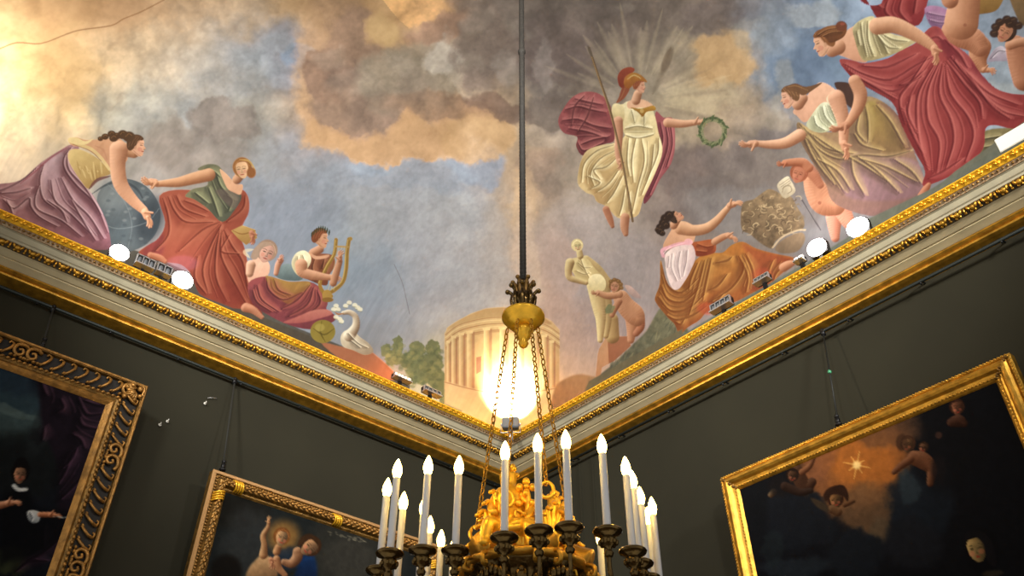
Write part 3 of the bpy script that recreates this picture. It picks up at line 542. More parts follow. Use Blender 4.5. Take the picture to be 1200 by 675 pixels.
    p.folds([[(140, 180), (165, 200), (195, 200)], [(150, 160), (165, 200), (195, 260)], [(130, 215), (165, 230), (190, 225)]], 6, (168, 142, 92), (244, 232, 188), .55)
    p.limb([(105, 180, 20), (98, 215, 16), (104, 245, 14), (140, 258, 12), (175, 268, 10)], (214, 192, 138))
    p.poly([(185, 255), (205, 232), (240, 232), (262, 262), (255, 300), (220, 305), (195, 290)], (232, 220, 176), (196, 180, 132), soft=.6)
    p.limb([(150, 150, 14), (146, 130, 13)], ST); p.face(138, 108, 25, -.15, .3, (224, 206, 150), (214, 196, 142), sh=.85)
    p.poly([(345, 280), (375, 285), (418, 330), (400, 335), (370, 320)], (190, 162, 150), (140, 120, 116), soft=.6)
    p.limb([(385, 420, 38), (378, 470, 24), (372, 520, 15)], (212, 152, 112)); p.limb([(405, 420, 28), (415, 460, 18), (395, 490, 14)], (190, 124, 90))
    p.limb([(330, 335, 34), (350, 370, 40), (385, 405, 44), (400, 425, 34)], (222, 164, 122)); p.limb([(320, 318, 18), (270, 325, 15), (228, 312, 12)], (226, 168, 124)); p.hand(228, 315, -1, -.1, 26, (224, 160, 118))
    p.limb([(320, 350, 15), (300, 385, 13), (290, 410, 11)], (206, 144, 104)); p.face(302, 285, 27, .2, -.4, (220, 158, 118), (112, 78, 44)); p.blob(275, 385, 22, 18, (96, 104, 74), .8, warp=2, wf=5)
    for x, y in [(285, 262), (300, 255), (318, 262), (328, 275), (330, 290)]: p.blob(x, y, 10, 9, (118, 84, 48), .9, soft=.5); p.blob(x-2, y-3, 4, 3, (176, 134, 80), .6)
    # ---------------- reclining woman in orange
    p.at(740, 220, 3.75)
    p.poly([(128, 318), (150, 400), (175, 440), (215, 440), (280, 320), (345, 288), (400, 285), (440, 252), (490, 238), (550, 268), (640, 292), (705, 305), (735, 325), (700, 345), (650, 385), (600, 430), (540, 460), (460, 500), (380, 520), (330, 545), (300, 580), (245, 615), (212, 645), (190, 600), (160, 570), (108, 505), (106, 475), (125, 420)], (214, 130, 40), (176, 86, 34), d=(.4, 1), soft=.6)
    p.poly([(490, 245), (560, 275), (700, 310), (720, 330), (640, 400), (560, 450), (510, 440), (540, 380), (510, 300)], (196, 92, 42), (150, 54, 32), d=(.6, 1), soft=3, a=.75)
    p.poly([(300, 320), (400, 290), (460, 320), (480, 370), (420, 440), (330, 480), (290, 420)], (222, 150, 54), (184, 100, 36), d=(.4, 1), soft=4, a=.8)
    p.folds([[(135, 340), (160, 430), (220, 460), (290, 400)], [(128, 430), (160, 490), (230, 500), (300, 440)], [(115, 480), (170, 540), (250, 530), (320, 470)], [(150, 560), (200, 580), (270, 560), (330, 520)], [(290, 330), (260, 400), (250, 450)], [(320, 320), (300, 400), (280, 470), (250, 560)], [(350, 310), (330, 400), (310, 500)], [(470, 300), (490, 360), (440, 440), (350, 500)], [(500, 290), (530, 360), (540, 430)], [(490, 330), (510, 400), (500, 460)], [(370, 330), (420, 320), (440, 305)], [(420, 380), (380, 430), (340, 450)], [(620, 320), (600, 370), (600, 420)], [(690, 330), (640, 370), (620, 410)], [(190, 590), (215, 600), (230, 580)], [(400, 470), (370, 500), (350, 520)]], 11, (136, 62, 24), (240, 172, 78), .6)
    p.blob(330, 530, 40, 26, (206, 70, 40), .6, soft=.8); p.blob(575, 385, 46, 34, (214, 80, 46), .6, soft=.8)
    p.poly([(265, 245), (300, 235), (360, 228), (372, 262), (360, 288), (300, 302), (278, 290)], (206, 96, 42), (160, 62, 34), soft=.6); p.folds([[(290, 250), (330, 262), (360, 256)], [(285, 280), (330, 285)]], 8, (130, 44, 26), (230, 130, 70), .6, off=(.2, -1))
    p.poly([(170, 195), (195, 155), (235, 148), (285, 178), (280, 215), (262, 250), (200, 255), (150, 275), (140, 250)], (226, 178, 140), (196, 144, 110), soft=.6)
    p.poly([(150, 290), (200, 255), (262, 248), (282, 300), (262, 360), (235, 410), (205, 445), (178, 440), (155, 380), (148, 330)], (218, 200, 194), (180, 160, 160), d=(1, .3), soft=.6)
    p.folds([[(180, 290), (175, 350), (200, 410)], [(215, 280), (205, 340), (215, 400)], [(245, 275), (240, 330), (225, 390)], [(165, 300), (160, 350)]], 5, (160, 140, 144), (240, 228, 222), .5)
    p.st([(140, 300), (135, 275), (165, 262), (205, 248), (262, 240)], 15, (200, 148, 158), .95, taper=False); p.st([(140, 290), (170, 262), (260, 235)], 5, (232, 190, 196), .7); p.blob(250, 238, 18, 14, (206, 158, 166), .9)
    p.limb([(215, 178, 28), (270, 188, 24), (330, 178, 22), (375, 145, 18), (410, 105, 14), (432, 80, 11)], (228, 176, 134)); p.hand(432, 78, .95, -.3, 50, (222, 164, 124), .2)
    p.limb([(365, 238, 15), (400, 218, 14), (425, 208, 11)], (218, 158, 118)); p.hand(425, 210, .85, .4, 42, (222, 160, 120), .2)
    p.limb([(185, 165, 18), (200, 140, 17)], (214, 160, 124)); p.profile(200, 130, 27, -1.0, 1, (222, 158, 120), (50, 36, 28))
    for x, y, r in [(150, 135, 22), (140, 155, 20), (128, 175, 20), (125, 190, 18), (165, 120, 20), (135, 200, 14), (150, 165, 20), (112, 185, 10)]: p.blob(x, y, r, r*.9, (44, 32, 26), 1, soft=.35); p.st([(x-6, y), (x, y-8), (x+8, y-4)], 3, (100, 76, 54), .6)
    p.limb([(668, 350, 20), (690, 338, 18), (715, 328, 10)], (206, 146, 110))
    # ---------------- carved capital, child with staff
    p.at(850, 170, 4.5)
    p.poly([(90, 312), (150, 285), (205, 245), (240, 232), (300, 260), (350, 275), (375, 320), (412, 385), (410, 440), (340, 460), (265, 505), (245, 545), (190, 520), (130, 470), (85, 440)], (122, 104, 80), (92, 76, 58), soft=.8, var=.25)
    for k in range(70):
        x = random.uniform(105, 395); y = random.uniform(265, 500)
        if y > 480-(x-150)*.1 or y < 305-(x-90)*.3: continue
        a = random.uniform(0, 6.3); r = random.uniform(10, 22)
        p.st([(x+r*math.cos(a+t), y+r*math.sin(a+t)*.8) for t in (0, .8, 1.6, 2.5)], 6, (176, 156, 122) if k % 3 else (70, 56, 42), .6)
    for x, y in [(375, 325), (395, 385)]: p.st([(x, y+20), (x-10, y), (x+10, y-14), (x+25, y)], 9, (110, 98, 84), .9)
    p.st([(250, 540), (300, 485), (380, 450), (420, 448)], 10, (176, 156, 126), .8, taper=False); p.poly([(262, 545), (310, 495), (400, 460), (420, 500), (380, 560), (300, 570)], (128, 108, 86), (100, 84, 68), soft=1)
    p.poly([(275, 205), (325, 165), (345, 185), (370, 240), (340, 270), (310, 280), (285, 245)], (200, 190, 166), (150, 138, 116), soft=.6); p.st([(300, 250), (310, 220), (340, 215), (350, 240), (330, 255)], 7, (120, 108, 88), .7)
    for q in range(3): p.st([(285+q*7, 212+q*10), (335+q*5, 178+q*10)], 3, (130, 118, 98), .7)
    p.st([(405, 290), (460, 380), (502, 447)], 6, (66, 60, 64), .9, taper=False)
    p.limb([(575, 370, 46), (575, 430, 34), (580, 490, 22)], (216, 148, 126)); p.limb([(610, 330, 48), (640, 390, 38), (665, 440, 24)], (224, 160, 136))
    p.limb([(455, 180, 44), (480, 240, 60), (520, 300, 68), (580, 320, 52)], (214, 152, 118)); p.blob(497, 305, 9, 9, (128, 74, 54), .8)
    p.limb([(440, 130, 34), (470, 160, 30), (500, 210, 20)], (180, 110, 80), a=.7)
    p.face(385, 155, 46, .3, -.3, (206, 126, 92), (150, 80, 52)); p.limb([(440, 120, 24), (410, 92, 22), (350, 92, 20), (315, 96, 18)], (222, 140, 98)); p.hand(318, 98, -1, .1, 40, (224, 132, 90))
    # ---------------- woman in olive and mauve reaching out
    p.at(900, 0, 3)
    p.poly([(103, 430), (150, 452), (230, 465), (275, 440), (330, 345), (400, 355), (470, 425), (520, 550), (552, 640), (540, 690), (400, 760), (240, 720), (200, 640), (150, 560), (112, 490)], (142, 118, 84), (108, 80, 78), d=(.3, 1), soft=.6)
    p.poly([(350, 360), (410, 370), (470, 440), (500, 520), (430, 540), (370, 520), (340, 440)], (156, 134, 70), (104, 82, 56), soft=3, a=.85)
    p.poly([(380, 360), (440, 380), (490, 450), (500, 530), (470, 500), (430, 420)], (98, 66, 66), soft=3, a=.7)
    p.poly([(280, 540), (420, 550), (530, 570), (550, 650), (480, 700), (300, 700), (250, 640)], (140, 112, 118), (110, 84, 92), soft=3, a=.75)
    p.folds([[(110, 435), (170, 520), (250, 560), (330, 545), (420, 550), (500, 530)], [(125, 450), (200, 520), (300, 540)], [(110, 450), (160, 560), (230, 650)], [(130, 480), (200, 580), (270, 680)], [(150, 470), (240, 530), (330, 580), (420, 640)], [(290, 560), (300, 620), (340, 690)], [(310, 550), (380, 600), (460, 680)], [(330, 560), (420, 590), (520, 640)], [(300, 470), (330, 510), (400, 530)], [(340, 370), (350, 430), (350, 500)], [(380, 370), (430, 430), (480, 520)], [(320, 400), (310, 460), (340, 500)], [(170, 560), (240, 600), (290, 670)], [(440, 560), (500, 600), (540, 650)]], 9, (88, 66, 56), (190, 168, 112), .55)
    p.poly([(40, 480), (100, 452), (125, 470), (115, 500), (60, 520)], SK, soft=.6, a=.0)
    p.limb([(112, 475, 22), (60, 503, 19), (0, 508, 14), (-40, 504, 10)], (226, 176, 142)); p.hand(-45, 505, -1, .12, 48, (222, 168, 134), .2)
    p.poly([(88, 390), (120, 360), (165, 300), (195, 290), (235, 315), (262, 360), (290, 420), (275, 450), (235, 430), (205, 370), (170, 400), (130, 430), (105, 410)], (228, 182, 152), (196, 146, 118), soft=.6)
    p.poly([(235, 290), (285, 292), (305, 320), (300, 380), (270, 360), (245, 320)], (62, 44, 38), soft=.8)
    p.poly([(135, 440), (150, 410), (185, 365), (215, 362), (245, 395), (245, 440), (200, 465), (160, 462)], (206, 208, 180), (158, 160, 130), soft=.6); p.folds([[(160, 410), (170, 440), (200, 458)], [(190, 375), (200, 410), (225, 440)], [(215, 370), (228, 400), (240, 430)]], 6, (128, 130, 102), (236, 238, 216), .6)
    p.poly([(205, 345), (232, 318), (242, 332), (220, 368)], (206, 200, 170), soft=.5)
    p.limb([(240, 345, 30), (258, 400, 25), (266, 450, 19), (265, 500, 15)], (222, 170, 138)); p.hand(267, 505, .3, 1, 48, (216, 156, 122), .2)
    p.limb([(105, 365, 22), (120, 345, 20)], (220, 170, 138)); p.profile(75, 345, 34, -.25, -1, (226, 174, 144), (104, 74, 50))
    p.poly([(60, 310), (95, 293), (135, 305), (190, 290), (160, 315), (125, 335), (100, 325)], (98, 70, 48), soft=.6); p.st([(70, 305), (100, 302), (140, 318)], 4, (150, 112, 74), .6)
    # ---------------- woman in crimson stooping, children above
    p.poly([(325, -40), (325, 0), (355, 18), (395, 15), (420, -10), (560, -40), (560, 10), (530, 88), (460, 80), (400, 66), (380, 60)], (152, 54, 52), (120, 38, 42), soft=.6); p.folds([[(420, 0), (410, 40), (440, 70)], [(470, -10), (460, 40), (490, 78)], [(520, -10), (510, 50)], [(340, 0), (370, 10), (400, 30)]], 10, (92, 26, 30), (196, 96, 90), .6)
    p.poly([(550, 30), (600, 22), (650, 50), (640, 100), (580, 100)], (150, 112, 140), (110, 80, 110), soft=.8); p.folds([[(560, 45), (600, 55), (640, 60)], [(565, 70), (600, 80), (635, 80)]], 6, (96, 66, 96), (190, 156, 176), .6)
    p.poly([(730, -40), (830, -40), (810, 30), (760, 48), (725, 40)], (160, 124, 64), (110, 80, 40), soft=.8); p.poly([(850, -40), (960, -40), (960, 70), (900, 90), (870, 50)], (120, 96, 64), (92, 74, 52), soft=1)
    p.limb([(745, 165, 40), (740, 205, 30), (755, 240, 17)], (204, 142, 104)); p.hand(760, 245, 1, .1, 36, (210, 146, 106))
    p.limb([(650, 110, 40), (670, 130, 36), (720, 140, 42), (745, 170, 30)], (206, 144, 108)); p.limb([(690, -60, 56), (690, 10, 56), (680, 80, 60)], (214, 156, 118)); p.blob(693, 88, 6, 6, (124, 74, 52), .8); p.limb([(640, 0, 30), (620, -40, 24)], (210, 148, 112))
    p.poly([(770, 215), (800, 170), (830, 165), (850, 210), (800, 215)], (176, 166, 176), (130, 120, 136), soft=.6); p.folds([[(785, 205), (810, 180), (835, 180)]], 5, (110, 100, 112), (212, 204, 210), .6)
    p.limb([(870, 160, 36), (890, 220, 46), (900, 280, 40)], (206, 140, 104)); p.limb([(850, 160, 16), (890, 148, 16), (930, 150, 14)], (220, 158, 120)); p.face(832, 115, 36, .5, -.2, (206, 140, 104), (52, 36, 28))
    for x, y in [(800, 95), (815, 78), (840, 68), (862, 72), (880, 90), (795, 118), (850, 85)]: p.blob(x, y, 16, 14, (50, 34, 26), .95, soft=.4); p.st([(x-6, y-2), (x+6, y-6)], 3, (104, 74, 50), .6)
    p.poly([(750, 470), (830, 450), (880, 460), (830, 520), (770, 560), (735, 570)], (112, 104, 72), (84, 78, 60), soft=1); p.folds([[(760, 490), (820, 480)], [(760, 520), (810, 510)]], 7, (70, 64, 48), (170, 160, 120), .6, off=(0, -1))
    p.poly([(253, 208), (300, 212), (340, 222), (420, 205), (470, 175), (520, 150), (565, 100), (600, 95), (625, 130), (640, 150), (700, 190), (750, 260), (800, 310), (860, 330), (960, 345), (960, 440), (860, 452), (800, 440), (765, 452), (757, 520), (705, 585), (640, 620), (560, 652), (543, 645), (552, 600), (515, 530), (470, 440), (440, 365), (380, 325), (310, 285), (265, 240)], (160, 68, 64), (132, 46, 48), d=(.3, 1), soft=.6)
    p.poly([(590, 100), (640, 150), (700, 190), (800, 310), (700, 260), (620, 190)], (88, 34, 42), soft=4, a=.7)
    p.poly([(480, 370), (540, 330), (600, 330), (680, 400), (720, 480), (680, 580), (580, 620), (540, 560)], (170, 78, 72), (136, 50, 50), soft=6, a=.7)
    p.folds([[(265, 225), (340, 262), (430, 280), (520, 230), (580, 200)], [(275, 245), (350, 290), (440, 320), (540, 270)], [(300, 265), (380, 310), (450, 350)], [(330, 232), (420, 235), (520, 190)], [(560, 200), (500, 290), (460, 350), (480, 440)], [(590, 215), (530, 320), (520, 400), (530, 500), (560, 600)], [(600, 220), (560, 320), (560, 420), (600, 500), (590, 610)], [(610, 225), (600, 330), (640, 420), (650, 500), (620, 600)], [(620, 230), (640, 330), (700, 410), (720, 480), (690, 570)], [(625, 215), (690, 300), (740, 360), (750, 420)], [(640, 200), (710, 270), (780, 330), (880, 370)], [(650, 215), (740, 320), (820, 390), (900, 410)], [(700, 260), (780, 370), (850, 420)], [(470, 380), (500, 460), (540, 540)], [(500, 340), (490, 400), (520, 470)], [(560, 630), (620, 600), (680, 560)], [(620, 140), (670, 190), (700, 240)], [(545, 150), (590, 130), (610, 140)], [(545, 250), (500, 290), (460, 300)]], 10, (98, 30, 36), (208, 112, 104), .6)
    p.poly([(215, 175), (240, 140), (290, 98), (330, 90), (345, 150), (350, 215), (310, 215), (262, 198), (240, 190)], (224, 174, 140), (190, 136, 106), d=(.3, 1), soft=.6)
    p.poly([(298, 98), (330, 68), (372, 58), (385, 95), (440, 120), (520, 140), (500, 160), (430, 195), (350, 215), (325, 200), (308, 150)], (194, 184, 142), (140, 128, 92), soft=.6)
    p.folds([[(325, 80), (330, 130), (345, 200)], [(350, 75), (350, 140), (370, 200)], [(365, 100), (400, 150), (420, 190)], [(400, 120), (440, 140), (490, 145)], [(310, 110), (320, 160)], [(380, 120), (420, 165), (460, 170)]], 8, (118, 106, 74), (226, 220, 182), .6)
    p.limb([(385, 92, 30), (440, 88, 29), (500, 112, 25), (550, 142, 20), (585, 170, 14)], (222, 170, 132)); p.hand(585, 170, .2, 1, 50, (216, 158, 122), .2)
    p.limb([(305, 285, 22), (325, 330, 24), (315, 380, 20), (285, 430, 14), (270, 445, 12)], (216, 160, 124)); p.hand(275, 440, -.9, .35, 52, (208, 146, 112), .2)
    p.limb([(225, 175, 26), (245, 165, 28)], (220, 166, 130)); p.profile(195, 155, 40, -.35, -1, (226, 172, 136), (122, 78, 46))
    p.poly([(165, 130), (190, 100), (235, 88), (275, 95), (270, 125), (240, 145), (215, 150), (200, 130)], (122, 78, 46), (84, 52, 34), soft=.6)
    p.folds([[(175, 125), (210, 105), (250, 100)], [(190, 130), (225, 115), (262, 112)]], 4, (74, 44, 28), (176, 122, 76), .6, off=(.2, -1)); p.blob(258, 92, 20, 18, (96, 56, 38), 1, soft=.3); p.blob(262, 84, 8, 5, (160, 80, 60), .8)
    p.limb([(540, 690, 14), (555, 665, 12), (565, 650, 8)], (206, 130, 96))
    # ---------------- ground strip, right wall
    p.at(0, 0, 1)
    p.poly([(1090, 226), (1120, 200), (1155, 175), (1210, 135), (1260, 110), (1260, 170), (1090, 245)], (92, 94, 82), soft=1, sm=False)
    p.poly([(1010, 260), (1090, 222), (1150, 186), (1210, 150), (1210, 190), (1100, 250), (990, 300)], (88, 92, 82), soft=1, sm=False)
    p.poly([(800, 392), (870, 350), (950, 305), (1010, 268), (1020, 290), (900, 360), (790, 412)], (84, 92, 82), soft=1.2, sm=False, a=.9)
    p.poly([(690, 447), (740, 418), (800, 385), (800, 410), (720, 460), (680, 470)], (90, 84, 64), soft=1.2, sm=False)
    # plaster texture in the ceiling's own coordinates
    g = fbm(W[:, 0]*9, W[:, 1]*9+W[:, 2]*9, 4, 50)-.5; g2 = fbm(W[:, 0]*38, W[:, 1]*38+W[:, 2]*38, 3, 60)-.5
    p.c = p.c*(1+.12*g[:, None]+.12*g2[:, None])
    mx = p.c.max(1); sat = np.clip((mx-p.c.min(1)-62)/60, 0, 1)*(W[:, 2] < 7.75); lum = p.c @ np.array([.3, .59, .11])
    p.c = p.c*(1-.2*sat[:, None])+lum[:, None]*.2*sat[:, None]; p.c *= (1-.22*sat[:, None])
    d = np.clip(p.c[:, 2]-p.c[:, 0], 0, None); p.c[:, 2] -= .3*d; p.c[:, 0] += .12*d; p.c[:, 1] += .04*d
    return p.c
# ------------------------------------------------------------------ canvases of the three pictures
def paint_sitter(px, py, W):
    p = Paint(px, py, (30, 34, 42)); B = p.blob
    B(20, 470, 60, 50, (62, 80, 88), .9, warp=8); B(15, 440, 40, 20, (48, 62, 74), .8, warp=6); B(20, 495, 30, 18, (84, 98, 96), .6, warp=6); B(0, 478, 50, 5, (104, 118, 116), .5, rot=.25, warp=3)
    B(30, 540, 60, 40, (34, 38, 38), .8, warp=6); B(10, 655, 24, 16, (74, 80, 52), .7, warp=5); B(50, 500, 12, 40, (48, 54, 56), .6, rot=.4)
    p.poly([(35, 420), (60, 430), (138, 465), (120, 540), (90, 640), (60, 650), (70, 560), (50, 500), (45, 455)], (40, 32, 42), soft=4)
    p.at(0, 380, 4.5)
    p.folds([[(200, 250), (220, 330), (240, 380)], [(310, 390), (330, 440), (290, 470)], [(400, 380), (440, 460), (470, 480), (550, 470)], [(410, 490), (440, 540), (560, 560)], [(370, 580), (420, 610), (440, 660)], [(430, 400), (520, 430), (590, 420)], [(230, 540), (215, 620)]], 20, (26, 20, 30), (108, 78, 92), .6)
    p.at(0, 520, 4.355)
    p.folds([[(370, 40), (330, 140), (290, 210)], [(430, 160), (370, 220), (300, 290)], [(390, 20), (360, 80), (310, 130)], [(220, 420), (215, 530)], [(300, 490), (210, 560), (130, 600)], [(240, 600), (150, 600), (70, 660)]], 18, (26, 20, 30), (96, 70, 88), .6)
    p.poly([(60, 240), (140, 240), (170, 300), (200, 330), (330, 340), (370, 380), (320, 480), (200, 560), (40, 600), (0, 600), (0, 330), (20, 260)], (18, 19, 24), soft=6, a=.8)
    B(110, 130, 42, 60, (24, 22, 24), 1, soft=.2); p.face(102, 160, 44, .1, .1, (196, 152, 122), (24, 20, 20), sh=.42)
    p.poly([(60, 215), (75, 205), (100, 225), (138, 225), (138, 240), (90, 242)], (196, 198, 196), soft=1)
    p.poly([(140, 345), (180, 340), (205, 355), (200, 395), (170, 405), (145, 385)], (206, 208, 206), (140, 146, 150), soft=1); p.folds([[(155, 350), (165, 380), (160, 398)]], 5, (120, 126, 132), (230, 230, 230), .6)
    p.limb([(205, 362, 14), (260, 362, 14)], (206, 150, 116)); p.hand(258, 362, 1, .1, 50, (206, 150, 116), .15); p.st([(275, 370), (310, 375), (350, 378)], 7, (190, 196, 190), .7)
    p.limb([(0, 315, 20), (40, 305, 16)], (210, 160, 130)); p.hand(40, 303, 1, -.1, 60, (212, 164, 134), .2)
    return p.c*(1+.2*(fbm(W[:, 0]*30, W[:, 2]*30, 3, 8)-.5)[:, None])
def paint_child_and_woman(px, py, W):
    p = Paint(px, py, (40, 44, 44)); B = p.blob
    B(275, 600, 40, 20, (38, 37, 33), .9); B(300, 640, 40, 40, (60, 62, 62), .7, warp=6); B(420, 650, 60, 50, (58, 57, 52), .8, warp=5); B(265, 668, 18, 18, (26, 22, 18), .9)
    p.at(290, 560, 5.87)
    B(245, 400, 110, 105, (152, 116, 66), .8, soft=.9); B(300, 560, 120, 80, (44, 56, 72), .7, warp=3); B(700, 560, 180, 130, (70, 68, 62), .6, warp=3)
    for k in range(30): x = random.uniform(560, 830); B(x, 380+(x-560)*.2+random.uniform(-15, 20), 12, 4, (140, 134, 116), .4, rot=.3)
    p.poly([(60, 560), (95, 530), (130, 530), (170, 560), (200, 600), (190, 690), (0, 690), (10, 620)], (196, 164, 124), (120, 92, 66), d=(.3, 1), soft=2)
    p.limb([(110, 530, 30), (115, 460, 20), (108, 400, 20), (140, 340, 14), (148, 305, 9)], (186, 150, 112)); p.hand(146, 310, 0, -1, 40, (200, 160, 120))
    p.poly([(380, 540), (460, 540), (470, 700), (330, 700), (350, 600)], (34, 62, 100), (24, 38, 64), soft=3)
    p.limb([(210, 480, 24), (200, 510, 26)], (186, 146, 108)); p.face(235, 415, 56, .25, .4, (212, 172, 128), (124, 84, 48), sh=.42)
    p.limb([(345, 510, 34), (340, 550, 36), (300, 590, 30), (250, 580, 22)], (170, 134, 104)); p.face(425, 480, 66, .9, .2, (196, 156, 118), (66, 46, 32), sh=.42)
    p.poly([(350, 440), (380, 400), (430, 385), (490, 420), (505, 470), (480, 450), (430, 420), (390, 440), (350, 470)], (70, 50, 34), soft=1.5)
    p.limb([(200, 560, 26), (215, 620, 24), (260, 670, 18)], (180, 140, 106)); p.hand(160, 560, .3, 1, 60, (186, 140, 110))
    p.poly([(230, 560), (300, 600), (330, 680), (240, 690)], (110, 50, 34), soft=3, a=.8)
    return p.c*(1+.2*(fbm(W[:, 0]*30, W[:, 2]*30, 3, 8)-.5)[:, None])
def paint_night_adoration(px, py, W):
    p = Paint(px, py, (27, 28, 33)); B = p.blob
    B(1000, 545, 70, 55, (128, 88, 58), 1, warp=9, soft=.45); B(1010, 540, 42, 36, (172, 112, 56), .9, warp=7, soft=.8); B(1040, 505, 40, 22, (112, 82, 60), .7, warp=7); B(1015, 600, 30, 36, (120, 92, 66), .8, warp=7); B(960, 540, 20, 24, (134, 92, 66), .6, warp=5); B(1030, 625, 14, 16, (96, 84, 68), .6, warp=4)
    B(930, 610, 50, 34, (33, 36, 42), 1, warp=8, soft=.3); B(1000, 650, 36, 30, (34, 38, 44), 1, warp=7, soft=.3); B(880, 600, 20, 60, (28, 30, 34), 1); B(1080, 590, 44, 48, (36, 42, 50), .95, warp=8, soft=.35); B(1062, 570, 14, 22, (70, 82, 88), .5, warp=5); B(1070, 640, 34, 30, (38, 40, 46), .9, warp=6)
    B(1110, 520, 40, 60, (26, 26, 30), .8, warp=8); B(930, 665, 40, 14, (52, 60, 66), .6, warp=6); B(905, 645, 12, 20, (44, 52, 54), .5, warp=5)
    p.at(900, 450, 3)
    for a in range(8):
        t = a*PI/4+.2; L = 50 if a % 2 == 0 else 34
        p.st([(312, 285), (312+L*math.cos(t), 285+L*math.sin(t))], 5, (226, 178, 104), .7, soft=.8, sm=False)
    B(312, 285, 14, 14, (244, 214, 150), .9, soft=1)
    PU = (150, 112, 80)
    # three groups of small children in the clouds
    p.limb([(100, 310, 26), (130, 360, 24), (155, 345, 16)], (92, 66, 50)); p.limb([(120, 310, 12), (145, 290, 10), (160, 262, 7)], (130, 92, 66)); p.face(85, 325, 22, .2, .3, (112, 82, 62), (44, 32, 26), sh=.42); p.limb([(10, 390, 10), (20, 380, 12)], (130, 108, 82)); B(40, 360, 40, 36, (36, 32, 32), .8, soft=.8); p.limb([(60, 360, 16), (110, 380, 14), (150, 375, 10)], (66, 50, 42))
    p.face(238, 410, 28, -.1, 0, (150, 112, 74), (66, 42, 30), sh=.42); p.poly([(195, 390), (215, 365), (262, 355), (282, 385), (280, 415), (262, 392), (225, 390), (205, 412)], (58, 38, 28), soft=1); p.limb([(270, 425, 9), (300, 412, 7)], (110, 80, 56)); p.limb([(225, 440, 14), (245, 450, 16)], (120, 92, 66)); p.poly([(150, 400), (200, 420), (215, 450), (175, 435)], (72, 60, 48), soft=1.5)
    p.face(490, 215, 26, .1, -.4, PU, (74, 52, 38), sh=.42); B(470, 205, 20, 30, (70, 50, 38), .7, soft=.4); p.face(545, 225, 18, .2, -.2, (136, 100, 76), (52, 38, 30), sh=.42); p.limb([(515, 260, 26), (545, 270, 30), (575, 300, 20), (570, 350, 12)], (130, 92, 68)); p.limb([(500, 265, 14), (465, 290, 12), (443, 310, 9)], (128, 90, 66)); B(600, 300, 26, 50, (40, 34, 36), .7, soft=.8)
    p.face(665, 85, 26, -.1, .2, (150, 104, 80), (66, 44, 34), sh=.42); p.limb([(645, 135, 16), (670, 130, 22), (690, 140, 12)], (88, 62, 50)); B(600, 180, 12, 12, (90, 64, 54), .7)
    # woman's face, lower right
    B(755, 590, 60, 80, (24, 24, 28), 1, soft=.3); p.face(735, 580, 48, -.25, -.35, (206, 178, 124), (26, 24, 28), sh=.42); p.poly([(690, 560), (700, 520), (745, 515), (790, 560), (800, 640), (770, 620), (755, 560), (720, 535)], (34, 32, 36), soft=1.5); B(790, 665, 40, 12, (96, 84, 60), .5, warp=3)
    return p.c*(1+.2*(fbm(W[:, 1]*30, W[:, 2]*30, 3, 8)-.5)[:, None])
# ------------------------------------------------------------------ room
RX, RY = 7.0, 8.1           # room extends to x=-RX, y=-RY from the far corner
ZC, ZT = 6.0, 6.263         # bottom and top of the cornice
TD = .48
def quad(bm, pts): bm.faces.new([bm.verts.new(p) for p in pts])
bm = bmesh.new(); box(bm, (-RX/2+.1, .1, 3.3), (RX+.4, .2, 6.6)); struct('wall_left', bm, M_wall, 'dark green cloth wall on the left')
bm = bmesh.new(); box(bm, (.1, -RY/2-.1, 3.3), (.2, RY, 6.6)); struct('wall_right', bm, M_wall, 'dark green cloth wall on the right')
bm = bmesh.new(); box(bm, (-RX/2, -RY/2, -.05), (RX, RY, .1)); struct('floor', bm, M_floor)
def cornice(name, prof, m, label=None, n=1):
    """an L-shaped moulding along both walls; prof = (distance from wall, height) points"""
    bm = bmesh.new(); rows = []
    for d, z in prof:
        rows.append([bm.verts.new((-RX-.1, -d, z)), bm.verts.new((-d, -d, z)), bm.verts.new((-d, -RY-.1, z))])
    for a, b in zip(rows, rows[1:]+rows[:1]):
        for i in range(2): bm.faces.new((a[i], a[i+1], b[i+1], b[i]))
    bm.faces.new([r[0] for r in rows]); bm.faces.new([r[2] for r in rows][::-1])
    bmesh.ops.recalc_face_normals(bm, faces=bm.faces)
    return struct(name, bm, m, label)
cornice('trim_1', [(0, 5.97), (.06, 5.985), (.085, 5.99), (.11, 5.998), (.113, 6.012), (.10, 6.02), (.118, 6.028), (.135, 6.04), (.135, 6.052), (0, 6.06)], M_gold, 'gilded moulding at the foot of the cornice')
cornice('trim_2', [(0, 6.052), (.14, 6.052), (.18, 6.066), (.206, 6.074), (.207, 6.082), (.222, 6.082), (.223, 6.080), (.27, 6.098), (.295, 6.104), (.30, 6.14), (0, 6.16)], M_stone, 'plain stucco frieze of the cornice')
cornice('trim_3', [(0, 6.135), (.345, 6.142), (.352, 6.155), (.365, 6.16), (.39, 6.19), (.405, 6.195), (0, 6.20)], M_stonegrey, 'grey stucco band of the cornice')
cornice('trim_4', [(0, 6.195), (.41, 6.197), (.425, 6.215), (.44, 6.222), (0, 6.23)], M_coral, 'finely patterned stucco band of the cornice')
cornice('trim_5', [(0, 6.22), (.447, 6.222), (.455, 6.23), (.475, 6.25), (.49, 6.256), (.49, 6.268), (0, 6.268)], M_goldbright, 'narrow gilded band at the top of the cornice')
def along(step, fn, d0):
    n = int((RX-d0)/step)
    for i in range(n): fn((-d0-step*(i+.5), 0), 0)
    n = int((RY-d0)/step)
    for i in range(n): fn((0, -d0-step*(i+.5)), 1)
